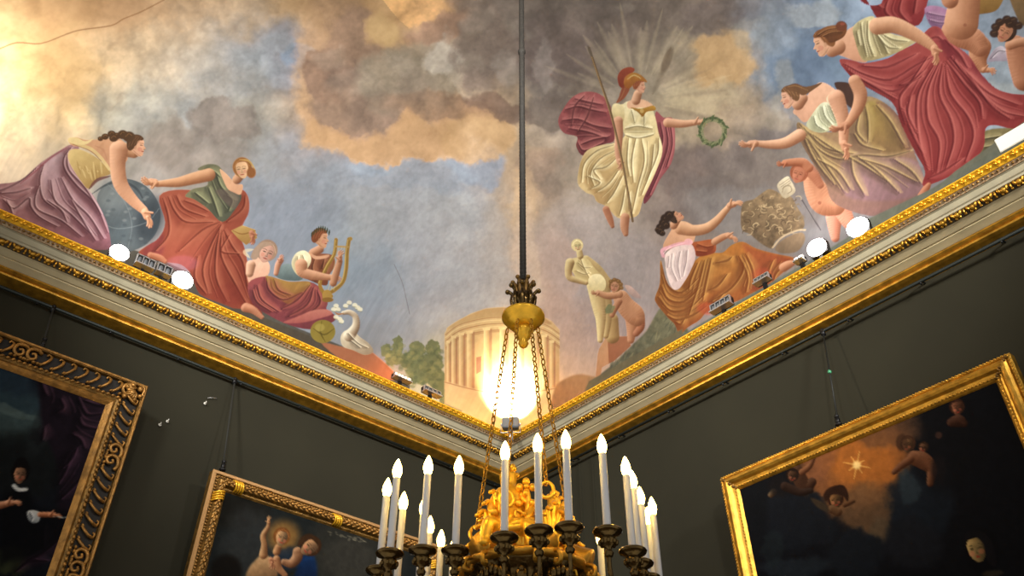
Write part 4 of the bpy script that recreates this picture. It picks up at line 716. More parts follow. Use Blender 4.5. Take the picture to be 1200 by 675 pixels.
def put(bm, k, s, d, z, r, rot=0):
    """small ellipsoid on wall k at position s along the wall, d from it"""
    c = (s, -d, z) if k == 0 else (-d, s, z); rr = r if k == 0 else (r[1], r[0], r[2])
    ball(bm, c, rr, Matrix.Rotation(rot if k == 0 else -rot, 3, 'Y' if k == 0 else 'X'), 8, 5)
bm = bmesh.new(); bd = bmesh.new()
def egg(p, k):
    s = p[k]
    put(bm, k, s, .322, 6.122, (.030, .024, .020))
    for q in (-1, 1):
        put(bm, k, s+q*.030, .330, 6.128, (.011, .018, .022), q*.5); put(bm, k, s+q*.014, .306, 6.108, (.012, .012, .010))
    put(bm, k, s+.057, .325, 6.125, (.009, .017, .022)); put(bm, k, s+.057, .308, 6.110, (.012, .010, .008))
along(.114, egg, .36); struct('trim_6', bm, M_gold, 'gilded egg and leaf ornament of the cornice', smooth=True)
cornice('trim_7', [(0, 6.10), (.295, 6.103), (.335, 6.142), (0, 6.142)], mat('dark ground of ornament', (62, 50, 28), .7), 'dark bed behind the gilded ornament')
bd.free(); bm = bmesh.new()
def leaf(p, k):
    s = p[k]
    put(bm, k, s-.013, .468, 6.238, (.014, .012, .008), .6); put(bm, k, s+.013, .472, 6.243, (.014, .012, .008), -.6); put(bm, k, s, .482, 6.25, (.008, .010, .007))
    put(bm, k, s, .455, 6.231, (.008, .008, .006))
along(.062, leaf, .5); struct('trim_8', bm, M_goldbright, 'gilded leaf ornament of the top band', smooth=True)
bm = bmesh.new()
def bead(p, k): put(bm, k, p[k], .428, 6.212, (.010, .009, .009))
along(.036, bead, .46); struct('trim_9', bm, M_golddark, 'row of small dull gilt beads', smooth=True)
# vertical cloth joints
for i, (x, y) in enumerate([(0, -1.16), (0, -.98)]):
    bm = bmesh.new(); box(bm, (-.008, y, 2.95), (.016, .018, 5.9)); struct('trim_%d' % (10+i), bm, M_wall, 'thin vertical joint strip of the wall cloth')

# ------------------------------------------------------------------ vaulted ceiling with the fresco
HX, HY, D0, HV = (RX-.12)/2, (RY-.12)/2, .12, 1.55
def vault(fx, fy):
    x = -(D0+HX*(1-np.cos(fx))); y = -(D0+HY*(1-np.cos(fy)))
    return np.stack([x, y, ZT+HV*np.sin(fx)**.8*np.sin(fy)**.8], -1)
NB = 20
V = []; FQ = []; base = 0
for bi in range(NB):
    for bj in range(NB):
        a0, a1 = bi*PI/NB, (bi+1)*PI/NB; b0, b1 = bj*PI/NB, (bj+1)*PI/NB
        t = np.linspace(0, 1, 5); A, Bq = np.meshgrid(a0+(a1-a0)*t, b0+(b1-b0)*t, indexing='ij')
        P = vault(A, Bq).reshape(-1, 3); qx, qy, ok = project(P)
        vis = (ok & (qx > -60) & (qx < 1260) & (qy > -50) & (qy < 560)).any()
        n = 84 if vis else 8
        t = np.linspace(0, 1, n+1); A, Bq = np.meshgrid(a0+(a1-a0)*t, b0+(b1-b0)*t, indexing='ij')
        V.append(vault(A, Bq).reshape(-1, 3))
        I = np.arange((n+1)*(n+1)).reshape(n+1, n+1)
        FQ.append(np.stack([I[:-1, :-1], I[1:, :-1], I[1:, 1:], I[:-1, 1:]], -1).reshape(-1, 4)+base); base += (n+1)**2
V = np.concatenate(V); FQ = np.concatenate(FQ)
def paintable(name, V, F, m, colours, kind=None, parent=None):
    me = bpy.data.meshes.new(name)
    me.vertices.add(len(V)); me.vertices.foreach_set('co', V.astype(np.float32).ravel())
    me.loops.add(F.size); me.loops.foreach_set('vertex_index', F.astype(np.int32).ravel())
    me.polygons.add(len(F)); me.polygons.foreach_set('loop_start', (np.arange(len(F))*F.shape[1]).astype(np.int32))
    me.polygons.foreach_set('use_smooth', np.ones(len(F), bool))
    me.update(calc_edges=True); me.materials.append(m)
    a = me.color_attributes.new('paint', 'FLOAT_COLOR', 'POINT')
    a.data.foreach_set('color', np.concatenate([colours, np.ones((len(V), 1))], 1).astype(np.float32).ravel())
    o = bpy.data.objects.new(name, me); COL.objects.link(o)
    if kind: o['kind'] = kind
    if parent is not None: o.parent = parent
    return o
qx, qy, ok = project(V)
far = (~ok) | (qx < -190) | (qx > 1400) | (qy < -190) | (qy > 800)
qx = np.where(far, -190, qx); qy = np.where(far, -190, qy)
c = paint_ceiling(qx, qy, V)
nn = fbm(V[:, 0]*1.3, V[:, 1]*1.3, 5, 4)[:, None]
soft = np.array([150, 130, 115])*(1-nn)+np.array([180, 180, 185])*nn
w = np.clip((-qy-60)/60, 0, 1)[:, None]; w = np.where(far[:, None], 1, w); c = c*(1-w)+soft*w
FRESCO_GAIN = .86
paintable('ceiling', V, FQ, M_fresco, np.clip(s2l(np.clip(c, 0, 255))*FRESCO_GAIN, 0, .9), 'structure')

# ------------------------------------------------------------------ picture rails and brackets
def rail(name, k, a, b, z, d, label):
    t = thing(name, label, 'picture rail', (a, -d, z) if k == 0 else (-d, a, z))
    bm = bmesh.new()
    tube(bm, [(0, 0, 0), (b-a, 0, 0)] if k == 0 else [(0, 0, 0), (0, b-a, 0)], .014, 8, smooth=False); link('rod', bm, M_rail, t)
    n = int(abs(b-a)/.62)
    for i in range(n+1):
        s = (b-a)*(i+.4)/(n+.8); bm = bmesh.new()
        if k == 0: tube(bm, [(s, d, .03), (s, .02, .02), (s, -.004, -.018), (s, .01, -.02)], .008, 6)
        else: tube(bm, [(d, s, .03), (.02, s, .02), (-.004, s, -.018), (.01, s, -.02)], .008, 6)
        link('bracket', bm, M_black_metal, t)
rail('picture_rail', 0, -RX, -.1, 5.925, .05, 'dark metal picture rail under the cornice of the left wall')
rail('picture_rail', 1, -RY, -.1, 5.925, .09, 'dark metal picture rail under the cornice of the right wall')

# ------------------------------------------------------------------ framed pictures
def picture(name, label, k, c0, c1, ztop, h, off, tilt, fw, style, fpaint, cname):
    """k wall index; c0..c1 extent of the outer frame along the wall; hangs leaning out at the top"""
    org = (c0, -off, ztop) if k == 0 else (-off, c0, ztop)
    t = thing(name, label, 'painting', org)
    ct, stt = math.cos(tilt), math.sin(tilt)
    Wd = c1-c0; sg = 1 if Wd > 0 else -1; Wd = abs(Wd)
    # local frame coords: u along wall, v down the picture, w out of the picture (towards the room)
    def Lc(u, v, w):
        out = w*ct-v*stt; dn = -(v*ct)-w*stt
        return (u*sg, -out, dn) if k == 0 else (-out, u*sg, dn)
    def loop(bm, i, w): return [bm.verts.new(Lc(*q)) for q in [(i, i, w), (Wd-i, i, w), (Wd-i, h-i, w), (i, h-i, w)]]
    def sweep(prof):
        bm = bmesh.new(); rows = [loop(bm, i, w) for i, w in prof]
        for a, b in zip(rows, rows[1:]+rows[:1]):
            for j in range(4): bm.faces.new((a[j], a[(j+1) % 4], b[(j+1) % 4], b[j]))
        bmesh.ops.recalc_face_normals(bm, faces=bm.faces); return bm
    def onframe(step, fn, i, w, vmax=h):
        """call fn(position, tangent, inward) along the middle line of the frame inset i"""
        for side, (A, Bp) in enumerate([((i, i), (Wd-i, i)), ((Wd-i, i), (Wd-i, h-i)), ((Wd-i, h-i), (i, h-i)), ((i, h-i), (i, i))]):
            L = math.hypot(Bp[0]-A[0], Bp[1]-A[1]); n = max(1, int(L/step)); du, dv = (Bp[0]-A[0])/L, (Bp[1]-A[1])/L
            for q in range(n):
                s = (q+.5)/n*L; fn(A[0]+du*s, A[1]+dv*s, du, dv, q, n, L)
    def orb(bm, u, v, w, ru, rv, rw, ang=0):
        ca, sa = math.cos(ang), math.sin(ang)
        def fn(x, y, z):
            x, y, z = x*ru, y*rv, z*rw; return Lc(u+x*ca-y*sa, v+x*sa+y*ca, w+z)
        add_sphere(bm, fn, 8, 5)
    def curl(bm, pts, r, n=6): tube(bm, [Lc(*q) for q in pts], r, n)
    if style == 'scroll':
        link('frame', sweep([(0, -.06), (0, .035), (.012, .05), (.026, .045), (.032, .012), (.15, .008), (.160, .03), (.175, .034), (.192, .026), (.20, .030), (.225, .016), (fw, .004), (fw, -.03)]), M_golddark, t, False)
        link('rim', sweep([(-.004, .038), (.006, .054), (.02, .054), (.026, .04)]), M_goldmid, t, False)
        link('sight_edge', sweep([(.198, .028), (.210, .036), (.228, .026), (fw, .010), (fw, .0)]), M_goldmid, t, False)
        # dark hollow with openwork scrolls
        link('hollow', sweep([(.034, .010), (.034, .018), (.148, .018), (.148, .010)]), M_black, t, False)
        bm = bmesh.new()
        def scr(u, v, du, dv, q, n, L):
            nu, nv = -dv, du
            def g(a, b, w): return (u+du*a+nu*b, v+dv*a+nv*b, w)
            big = (q % 9) in (0, 8) or q == n//2
            if big:
                curl(bm, [g(-.055, -.04, .03), g(-.02, -.052, .045), (g(.03, -.035, .05)), g(.04, .01, .05), g(.01, .035, .045), g(-.022, .018, .05), g(-.012, -.01, .055), g(.012, -.005, .05)], (.016, .010))
                for a in (-.05, -.02, .02, .05): orb(bm, u+du*a+nu*.045, v+dv*a+nv*.045, .035, .016, .012, .02, math.atan2(dv, du)+a*8)
            else:
                curl(bm, [g(-.038, -.046, .028), g(-.03, -.01, .046), g(-.005, .025, .046), g(.026, .05, .03)], (.012, .010)); curl(bm, [g(-.036, -.046, .03), g(-.012, -.05, .04), g(-.004, -.034, .04)], (.009, .006)); orb(bm, u+du*.028+nu*.044, v+dv*.028+nv*.044, .036, .017, .010, .014, math.atan2(dv, du)+.7)
        onframe(.088, scr, .091, .03)
        link('scrollwork', bm, M_goldmid, t)
        bm = bmesh.new(); onframe(.038, lambda u, v, du, dv, q, n, L: orb(bm, u, v, .040, .016, .012, .012, math.atan2(dv, du)+.4), .170, .03); link('beading', bm, M_goldmid, t)
        for (u, v) in [(0, 0), (Wd, 0), (Wd, h), (0, h)]:
            bm = bmesh.new()
            su, sv = (1 if u == 0 else -1), (1 if v == 0 else -1)
            for q in range(7):
                a = q/6*PI/2; orb(bm, u+su*(.07+.05*math.cos(a)), v+sv*(.07+.05*math.sin(a)), .05, .034, .014, .018, math.atan2(sv*math.sin(a), su*math.cos(a)))
            for (p, r) in [((.05, .05), .026), ((.11, .04), .02), ((.04, .11), .02), ((.1, .1), .03), ((.15, .07), .017), ((.07, .15), .017), ((.15, .15), .02)]: orb(bm, u+su*p[0], v+sv*p[1], .052, r, r, .02)
            curl(bm, [(u+su*.03, v+sv*.13, .05), (u+su*.03, v+sv*.03, .06), (u+su*.13, v+sv*.03, .05), (u+su*.12, v+sv*.07, .06), (u+su*.09, v+sv*.06, .06)], .010)
            link('corner_ornament', bm, M_goldmid, t)
        ins = fw-.004; cw = .006
    elif style == 'laurel':
        link('frame', sweep([(0, -.05), (0, .02), (.012, .032), (.028, .030), (.034, .018), (.05, .018), (.056, .028), (.066, .05), (.085, .062), (.104, .052), (.118, .024), (.13, .022), (fw, .006), (fw, -.03)]), M_golddark, t, False)
        link('rim', sweep([(-.003, .02), (.008, .036), (.024, .034), (.03, .02)]), mat('worn gilt wood', (176, 134, 84), .5, .3), t, False)
        bm = bmesh.new(); onframe(.024, lambda u, v, du, dv, q, n, L: orb(bm, u, v, .026, .010, .008, .008), .043, .02); link('beading', bm, M_goldmid, t)
        bm = bmesh.new()
        def lau(u, v, du, dv, q, n, L):
            a0 = math.atan2(dv, du); nu, nv = -dv, du; s = 1 if q < n/2 else -1
            orb(bm, u+nu*.014, v+nv*.014, .058, .026, .010, .010, a0+.45*s); orb(bm, u-nu*.014, v-nv*.014, .058, .026, .010, .010, a0-.45*s)
            orb(bm, u+du*.02, v+dv*.02, .068, .016, .013, .010, a0)
        onframe(.052, lau, .085, .05); link('laurel_leaves', bm, M_goldmid, t)
        def wrap(u, v, du, dv, r=.036):
            nu, nv = -dv, du; bm = bmesh.new()
            for q in (-.032, -.012, .008, .028): curl(bm, [(u+du*q-nu*.045, v+dv*q-nv*.045, .02), (u+du*(q+.004)-nu*.03, v+dv*(q+.004)-nv*.03, .062), (u+du*(q+.012), v+dv*(q+.012), .078), (u+du*(q+.02)+nu*.03, v+dv*(q+.02)+nv*.03, .062), (u+du*(q+.024)+nu*.045, v+dv*(q+.024)+nv*.045, .02)], .008)
            link('ribbon', bm, M_goldbright, t)
        i = .085
        for f in (.06, .5, .94): wrap(i+(Wd-2*i)*f, i, 1, 0); wrap(i+(Wd-2*i)*f, h-i, 1, 0)
        for f in (.04, .5, .96): wrap(i, i+(h-2*i)*f, 0, 1); wrap(Wd-i, i+(h-2*i)*f, 0, 1)
        ins = fw-.004; cw = .008
    else:
        link('frame', sweep([(0, -.05), (0, .02), (.012, .034), (.022, .034), (.028, .026), (.034, .040), (.05, .052), (.066, .056), (.082, .046), (.098, .026), (.112, .022), (.118, .028), (.130, .026), (.142, .016), (fw, .004), (fw, -.03)]), M_gold, t, False)
        bm = bmesh.new(); onframe(.024, lambda u, v, du, dv, q, n, L: orb(bm, u, v, .032, .013, .008, .009, math.atan2(dv, du)+.7), .012, .03); link('rope_edge', bm, M_gold, t)
        bm = bmesh.new(); onframe(.026, lambda u, v, du, dv, q, n, L: orb(bm, u, v, .028, .010, .008, .007, math.atan2(dv, du)-.5), .124, .03); link('inner_leaf_edge', bm, M_gold, t)
        for (u, v) in [(0, 0), (Wd, 0), (Wd, h), (0, h)]:
            bm = bmesh.new()
            su, sv = (1 if u == 0 else -1), (1 if v == 0 else -1)
            for q in range(9): s = .03+q*.013; orb(bm, u+su*s, v+sv*s, .045 if q < 6 else .03, .016, .008, .010, math.atan2(-sv, su)+(.3 if q % 2 else -.3))
            link('corner_ornament', bm, M_golddark, t)
        ins = fw-.004; cw = .006
    # canvas: fine grid so that the paint lies on its vertices
    nu_, nv_ = int((Wd-2*ins)/.0085), int(min(h-2*ins, 1.9)/.0085)
    us = np.linspace(ins, Wd-ins, nu_); vs = np.concatenate([np.linspace(ins, ins+min(h-2*ins, 1.9), nv_), np.array([h-ins]) if h-2*ins > 1.9 else []])
    U, Vv = np.meshgrid(us, vs, indexing='ij'); P = np.array([Lc(u, v, cw) for u, v in zip(U.ravel(), Vv.ravel())])
    qx, qy, ok = project(P+np.array(org)); I = np.arange(U.size).reshape(U.shape)
    F = np.stack([I[:-1, :-1], I[1:, :-1], I[1:, 1:], I[:-1, 1:]], -1).reshape(-1, 4)
    qx = np.where(ok, qx, -190); cc = fpaint(qx, qy, P+np.array(org))
    paintable('canvas', P, F, M_canvas, np.clip(s2l(np.clip(cc, 0, 255))**1.25*CANVAS_GAIN, 0, .9), parent=t)
    bm = bmesh.new()
    vb = [bm.verts.new(Lc(*q)) for q in [(.03, .03, -.045), (Wd-.03, .03, -.045), (Wd-.03, h-.03, -.045), (.03, h-.03, -.045)]]; bm.faces.new(vb)
    link('backing', bm, M_black, t, False)
    return t
CANVAS_GAIN = .95
OFF, TILT = .25, .055
picture('framed_painting', 'big dark picture in a wide openwork scrolled gilt frame, far left', 0, -4.085, -6.5, 5.42, 3.1, OFF, TILT, .25, 'scroll', paint_sitter, 'c')
picture('framed_painting', 'dark picture of a haloed child and a woman in a leafy gilt frame', 0, -3.41, -1.15, 4.945, 2.9, OFF, TILT, .145, 'laurel', paint_child_and_woman, 'c')
picture('framed_painting', 'large picture of a glowing star in clouds, smooth gold frame, right wall', 1, -2.80, -5.165, 4.965, 2.9, OFF, TILT, .15, 'smooth', paint_night_adoration, 'c')

# hanging wires
def wire(k, s, zt, zb, db, label, green=False, m=None):
    t = thing('hanging_wire', label, 'wire', (s, -.05, zt) if k == 0 else (-.09, s, zt))
    d0 = .05 if k == 0 else .09; m = m or M_cable
    e = (0, -(db-d0), zb-zt) if k == 0 else (-(db-d0), 0, zb-zt)
    bm = bmesh.new(); tube(bm, [(0, 0, 0), e], .0075, 6, smooth=False); link('cable', bm, m, t)
    bm = bmesh.new(); box(bm, (0, 0, -.01), (.03, .03, .05)); ball(bm, (0, 0, .015), .018); link('top_hook', bm, M_black_metal, t)
    bm = bmesh.new(); box(bm, (e[0], e[1], e[2]+.02), (.028, .028, .05)); ball(bm, (e[0], e[1], e[2]+.06), .018); ball(bm, (e[0], e[1], e[2]-.01), (.028, .028, .016)); link('bottom_hook', bm, M_black_metal, t)
    if green:
        f = .46; bm = bmesh.new(); ball(bm, (e[0]*f, e[1]*f, e[2]*f), .016); link('green_clip', bm, mat('green clip', (60, 140, 100), .4), t)['label'] = 'small green clip'
wire(1, -3.87, 5.92, 5.02, .22, 'dark cable holding up the star picture on the right wall', True)
wire(0, -3.32, 5.92, 5.0, .22, 'cable running down to the haloed child picture', m=mat('painted cable', (27, 27, 21), .8))
wire(0, -4.89, 5.92, 5.47, .22, 'short cable running down to the far left picture', m=mat('painted cable b', (27, 27, 21), .8))

# ------------------------------------------------------------------ small wall fittings on the left wall
for i, (x, y, lb) in enumerate([(240, 473, 'topmost small white hook on the left green wall'), (196, 494, 'small white hook, right one of the low pair between the left pictures'), (187, 498, 'small white hook, left one of the low pair between the left pictures')]):
    q = aty(x, y, -.01); bm = bmesh.new(); ball(bm, (0, -.004, 0), (.013, .008, .013)); tube(bm, [(0, 0, 0), (0, -.02, 0), (0, -.022, .014)], .004, 6)
    o = link('wall_hook', bm, M_white); o.location = q; tag(o, lb, 'hook', 'white wall hooks')
q = aty(247, 468, -.01); bm = bmesh.new(); tube(bm, [(-.03, 0, 0), (0, -.01, .012), (.05, 0, .03)], .003, 5); o = link('wire_stub', bm, M_alu); o.location = q; tag(o, 'short thin wire stub beside the topmost white hook', 'wire')

# ------------------------------------------------------------------ lamps on the cornice ledge
def rotz(a): return Matrix.Rotation(a, 3, 'Z')
def bar_lamp(px, py, k, label, cells=4, lit=None, L=.2, H=.075, group='black louvred lamps on the cornice', tilt=.5):
    P = aty(px, py, -.40) if k == 0 else atx(px, py, -.40)
    t = thing('ledge_lamp', label, 'lamp', P, group); t.rotation_euler = (0, 0, 0 if k == 0 else -PI/2)
    # local: x along wall, -y towards the room
    bm = bmesh.new()
    box(bm, (0, .02, 0), (L, .05, H*.95)); link('housing', bm, M_black_metal, t, False)
    bm = bmesh.new(); box(bm, (0, -.008, -H*.47), (L+.01, .07, .012)); link('tray', bm, M_alu, t, False)
    bm = bmesh.new()
    for i in range(cells+1): box(bm, (-L/2+L*i/cells, -.008, 0), (.008, .022, H))
    box(bm, (0, -.008, H*.46), (L, .022, .008)); link('louvre', bm, M_alu, t, False)
    for i in range(cells):
        bm = bmesh.new(); ball(bm, (-L/2+L*(i+.5)/cells, -.006, .002), (L/cells*.34, .012, H*.34)); link('lens', bm, lit if lit else M_grey, t)
    bm = bmesh.new(); box(bm, (0, .03, -H*.5-.045), (.03, .03, .09)); link('foot', bm, M_black_metal, t, False)
    return t
def flood(px, py, k, label, r=.058, m=None, name='floodlight', d=.40):
    P = aty(px, py, -d) if k == 0 else atx(px, py, -d)
    t = thing(name, label, 'lamp', P, 'lit floodlights on the cornice'); t.rotation_euler = (0, 0, 0 if k == 0 else -PI/2)
    bm = bmesh.new(); ball(bm, (0, 0, 0), (r*1.15, .05, r), u=16, v=10); link('lit_lens', bm, m or M_lampwhite, t)
    bm = bmesh.new(); box(bm, (0, .05, 0), (r*2.0, .06, r*1.7)); link('housing', bm, M_black_metal, t, False)
    bm = bmesh.new(); box(bm, (0, .05, -r-.03), (.03, .03, .09)); link('foot', bm, M_black_metal, t, False)
    return P
bar_lamp(170, 308, 0, 'dark lamp beside the dazzling lamp under the globe', cells=3, L=.15, H=.10)
bar_lamp(192, 317, 0, 'dark lamp beside the dazzling lamp under the red-brown robe', cells=2, L=.12, H=.10)
bar_lamp(471, 443, 0, 'small lit lamp bar casting orange light near the painted trees', cells=5, L=.19, H=.05, lit=M_lampwarm)
bar_lamp(506, 459, 0, 'black and silver lamp bar just left of the painted temple', cells=4, L=.20, H=.06)
bar_lamp(845, 357, 1, 'silver louvred lamp in front of the orange robe', cells=4, L=.21, H=.085)
bar_lamp(893, 327, 1, 'small silver lamp at the hem of the orange robe', cells=4, L=.14, H=.06)
bar_lamp(937, 304, 1, 'tiny lit lamp left of the two dazzling right wall lamps', cells=2, L=.08, H=.045, lit=M_lampwhite)
F1 = flood(140, 296, 0, 'dazzling white floodlight under the painted globe, left wall', r=.068)
F2 = flood(214, 328, 0, 'dazzling white floodlight in front of the red-brown robe, left wall', r=.078)
F3 = flood(957, 290, 1, 'dazzling floodlight by the carved capital, right wall', r=.074)
F4 = flood(1005, 266, 1, 'dazzling floodlight under the child with a staff, right wall', r=.080)
# corner projector: grey box on a stalk, seen from behind
P = aty(598, 492, -.62); P[0] = -.56; P[1] = -.56
t = thing('corner_projector', 'grey box floodlight seen from behind in the corner', 'lamp', P); t.rotation_euler = (0, 0, -PI/4)
bm = bmesh.new(); box(bm, (0, 0, 0), (.17, .09, .12)); bmesh.ops.bevel(bm, geom=bm.edges[:], offset=.008, segments=2, affect='EDGES'); link('housing', bm, M_grey, t, False)
bm = bmesh.new(); box(bm, (0, .047, 0), (.14, .006, .09)); link('lit_face', bm, mat('corner lamp glass', (255, 245, 220), .3, emit=(255, 232, 170), estr=12), t, False)
for q in (-1, 1):
    bm = bmesh.new(); ball(bm, (q*.095, 0, -.01), (.014, .02, .02)); link('knob', bm, M_alu, t)
bm = bmesh.new(); tube(bm, [(.1, 0, -.01), (.1, 0, -.1), (-.1, 0, -.1), (-.1, 0, -.01)], .006, 6, smooth=False); box(bm, (0, 0, -.14), (.05, .05, .12)); link('bracket', bm, M_alu, t)
# white card on the ledge
P = atx(1189, 160, -.44); bm = bmesh.new(); box(bm, (0, 0, 0), (.01, .25, .12)); bmesh.ops.bevel(bm, geom=bm.edges[:], offset=.004, segments=2, affect='EDGES')
o = link('white_card', bm, M_white, smooth=False); o.location = P; o.rotation_euler = (0, -.1, 0); tag(o, 'blank white card leaning on the cornice at the far right', 'card')
bm = bmesh.new()
for i in range(14): ball(bm, (random.uniform(-.14, .14), random.uniform(-.03, .03), random.uniform(-.02, .03)), (.02, .015, .015), u=6, v=4)

bm.free()

# ------------------------------------------------------------------ chandelier
CX_, CY_ = -3.512, -4.046
ch = thing('chandelier', 'gilt bronze chandelier with lit electric candles hanging from a dark rod', 'chandelier', (0, 0, 0))
ZCE = float(vault(np.array([math.acos(1-(-CX_-D0)/HX)]), np.array([math.acos(1-(-CY_-D0)/HY)]))[0, 2])
def Cc(x, y, z): return (CX_+x, CY_+y, z)
bm = bmesh.new(); tube(bm, [Cc(0, 0, ZCE+.02), Cc(0, 0, 4.47)], .017, 10, smooth=False); ball(bm, Cc(0, 0, 6.38), (.026, .026, .03))
for i in range(120): z = 4.5+i*.028; ball(bm, Cc(0, 0, z), (.0185, .0185, .007), u=10, v=4)
link('rod', bm, M_rod, ch)
bm = bmesh.new(); lathe(bm, Cc(0, 0, 0), [(.02, ZCE-.10), (.06, ZCE-.08), (.11, ZCE-.04), (.14, ZCE), (.14, ZCE+.02)]); link('ceiling_rose', bm, M_golddark, ch)
# leaf crown
bm = bmesh.new(); lathe(bm, Cc(0, 0, 0), [(.03, 4.30), (.045, 4.32), (.052, 4.36), (.048, 4.40), (.036, 4.415), (.03, 4.44), (.026, 4.47), (.02, 4.50)], 16, (.10, 8)); link('leaf_cup', bm, M_bronze, ch)
for i in range(8):
    a = i*PI/4; bm = bmesh.new(); c, s = math.cos(a), math.sin(a)
    tube(bm, [Cc(.047*c, .047*s, 4.31), Cc(.056*c, .056*s, 4.37), Cc(.055*c, .055*s, 4.41), Cc(.074*c, .074*s, 4.432)], (.010, .013, .008, .010), 6)
    ball(bm, Cc(.078*c, .078*s, 4.43), .013)
    link('leaf', bm, M_bronze, ch)
for i in range(6):
    a = i*PI/3+.3; bm = bmesh.new(); c, s = math.cos(a), math.sin(a)
    tube(bm, [Cc(.028*c, .028*s, 4.41), Cc(.034*c, .034*s, 4.46), Cc(.05*c, .05*s, 4.49)], (.008, .011, .007), 6); ball(bm, Cc(.052*c, .052*s, 4.49), .012); ball(bm, Cc(.035*c, .035*s, 4.465), .014)
    link('upper_leaf', bm, M_golddark, ch)
bm = bmesh.new(); lathe(bm, Cc(0, 0, 0), [(.03, 4.31), (.06, 4.305), (.062, 4.292), (.096, 4.286), (.106, 4.276), (.106, 4.262), (.094, 4.255), (.094, 4.246), (.080, 4.240), (.080, 4.228), (.066, 4.218), (.060, 4.205), (.044, 4.20)], 28)
link('canopy_disc', bm, M_goldbright, ch)
bm = bmesh.new(); lathe(bm, Cc(0, 0, 0), [(.045, 4.20), (.042, 4.175), (.032, 4.165), (.036, 4.15), (.028, 4.14), (.020, 4.125), (.026, 4.112), (.018, 4.095), (.006, 4.085)], 18); link('finial', bm, M_goldbright, ch)
# chains
RI, FW = _R0[:2], np.array([math.cos(YAW), math.sin(YAW)])
def off(lat, dep): return RI*lat+FW*dep
CH = [((-.078, .02), (-.205, .16), 3.24), ((-.03, -.055), (-.075, -.22), 3.22), ((.035, -.055), (.085, -.24), 3.25), ((.07, .01), (.185, .02), 3.22)]
for (l0, d0), (l1, d1), zb in CH:
    a = Vector((*off(l0, d0), 4.215)); b = Vector((*off(l1, d1), zb)); L = (b-a).length; n = int(L/.031); bm = bmesh.new(); dr = (b-a).normalized()
    s1 = dr.cross(Vector((RI[0], RI[1], 0))).normalized(); s2 = dr.cross(s1)
    for i in range(n):
        c = a+dr*(L*(i+.5)/n); sd = (s1+s2).normalized() if i % 2 else (s1-s2).normalized()
        tube(bm, [Vector(Cc(*(c+dr*(.019*math.cos(q))+sd*(.0095*math.sin(q))))) for q in np.linspace(0, 2*PI, 9)[:-1]], .0035, 5, smooth=False, closed=True)
    link('chain', bm, M_gold, ch)
    bm = bmesh.new(); c = b-Vector((0, 0, .02))
    tube(bm, [Cc(*(c+Vector((*(RI*.028*math.cos(q)), .034*math.sin(q))))) for q in np.linspace(0, 2*PI, 9)[:-1]], .008, 6, closed=True); link('chain_ring', bm, M_goldbright, ch)
# basket body
bm = bmesh.new()
lathe(bm, Cc(0, 0, 0), [(.02, 2.14), (.035, 2.17), (.05, 2.22), (.03, 2.26), (.07, 2.30), (.17, 2.38), (.25, 2.52), (.27, 2.64), (.25, 2.72), (.255, 2.75), (.22, 2.80), (.20, 2.90), (.21, 2.93), (.24, 2.955), (.245, 2.975), (.23, 2.985), (.15, 2.985)], 40, (.03, 12)); link('basin', bm, M_bronze, ch)
bm = bmesh.new(); lathe(bm, Cc(0, 0, 0), [(.245, 2.96), (.262, 2.968), (.266, 2.985), (.25, 2.998), (.235, 2.99)], 40, (.02, 20)); lathe(bm, Cc(0, 0, 0), [(.24, 2.70), (.275, 2.715), (.28, 2.735), (.262, 2.75), (.24, 2.745)], 40); link('gilt_band', bm, M_gold, ch)
bm = bmesh.new()
for i in range(24):
    a = i/24*2*PI; c, s = math.cos(a), math.sin(a); rot = Matrix.Rotation(a, 3, 'Z')
    ball(bm, Cc(.225*c, .225*s, 2.86+.02*(i % 2)), (.018, .026, .05), rot, 8, 6); ball(bm, Cc(.235*c, .235*s, 2.91), (.014, .014, .014), None, 6, 5)
link('leaf_frieze', bm, M_bronze, ch)
for i in range(6):          # masks round the basin
    a = i*PI/3+.35; c, s = math.cos(a), math.sin(a); rot = Matrix.Rotation(a, 3, 'Z'); bm = bmesh.new()
    def M_(u, v, z): return Cc(c*u-s*v, s*u+c*v, z)
    ball(bm, M_(.26, 0, 2.83), (.03, .042, .058), rot, 14, 10); ball(bm, M_(.292, 0, 2.825), (.012, .008, .018), rot, 8, 6)
    for q in (-1, 1): ball(bm, M_(.285, q*.018, 2.845), (.008, .009, .005), rot, 8, 5); ball(bm, M_(.279, q*.02, 2.81), (.014, .014, .014), rot, 8, 6); ball(bm, M_(.25, q*.045, 2.86), (.022, .018, .03), rot, 8, 6); ball(bm, M_(.25, q*.052, 2.82), (.018, .014, .03), rot, 8, 6)
    ball(bm, M_(.285, 0, 2.795), (.010, .016, .006), rot, 8, 5)
    for q in range(5): ball(bm, M_(.265, (q-2)*.02, 2.89+.01*(2-abs(q-2))), (.016, .012, .024), rot, 8, 6)
    link('mask', bm, M_bronze, ch)
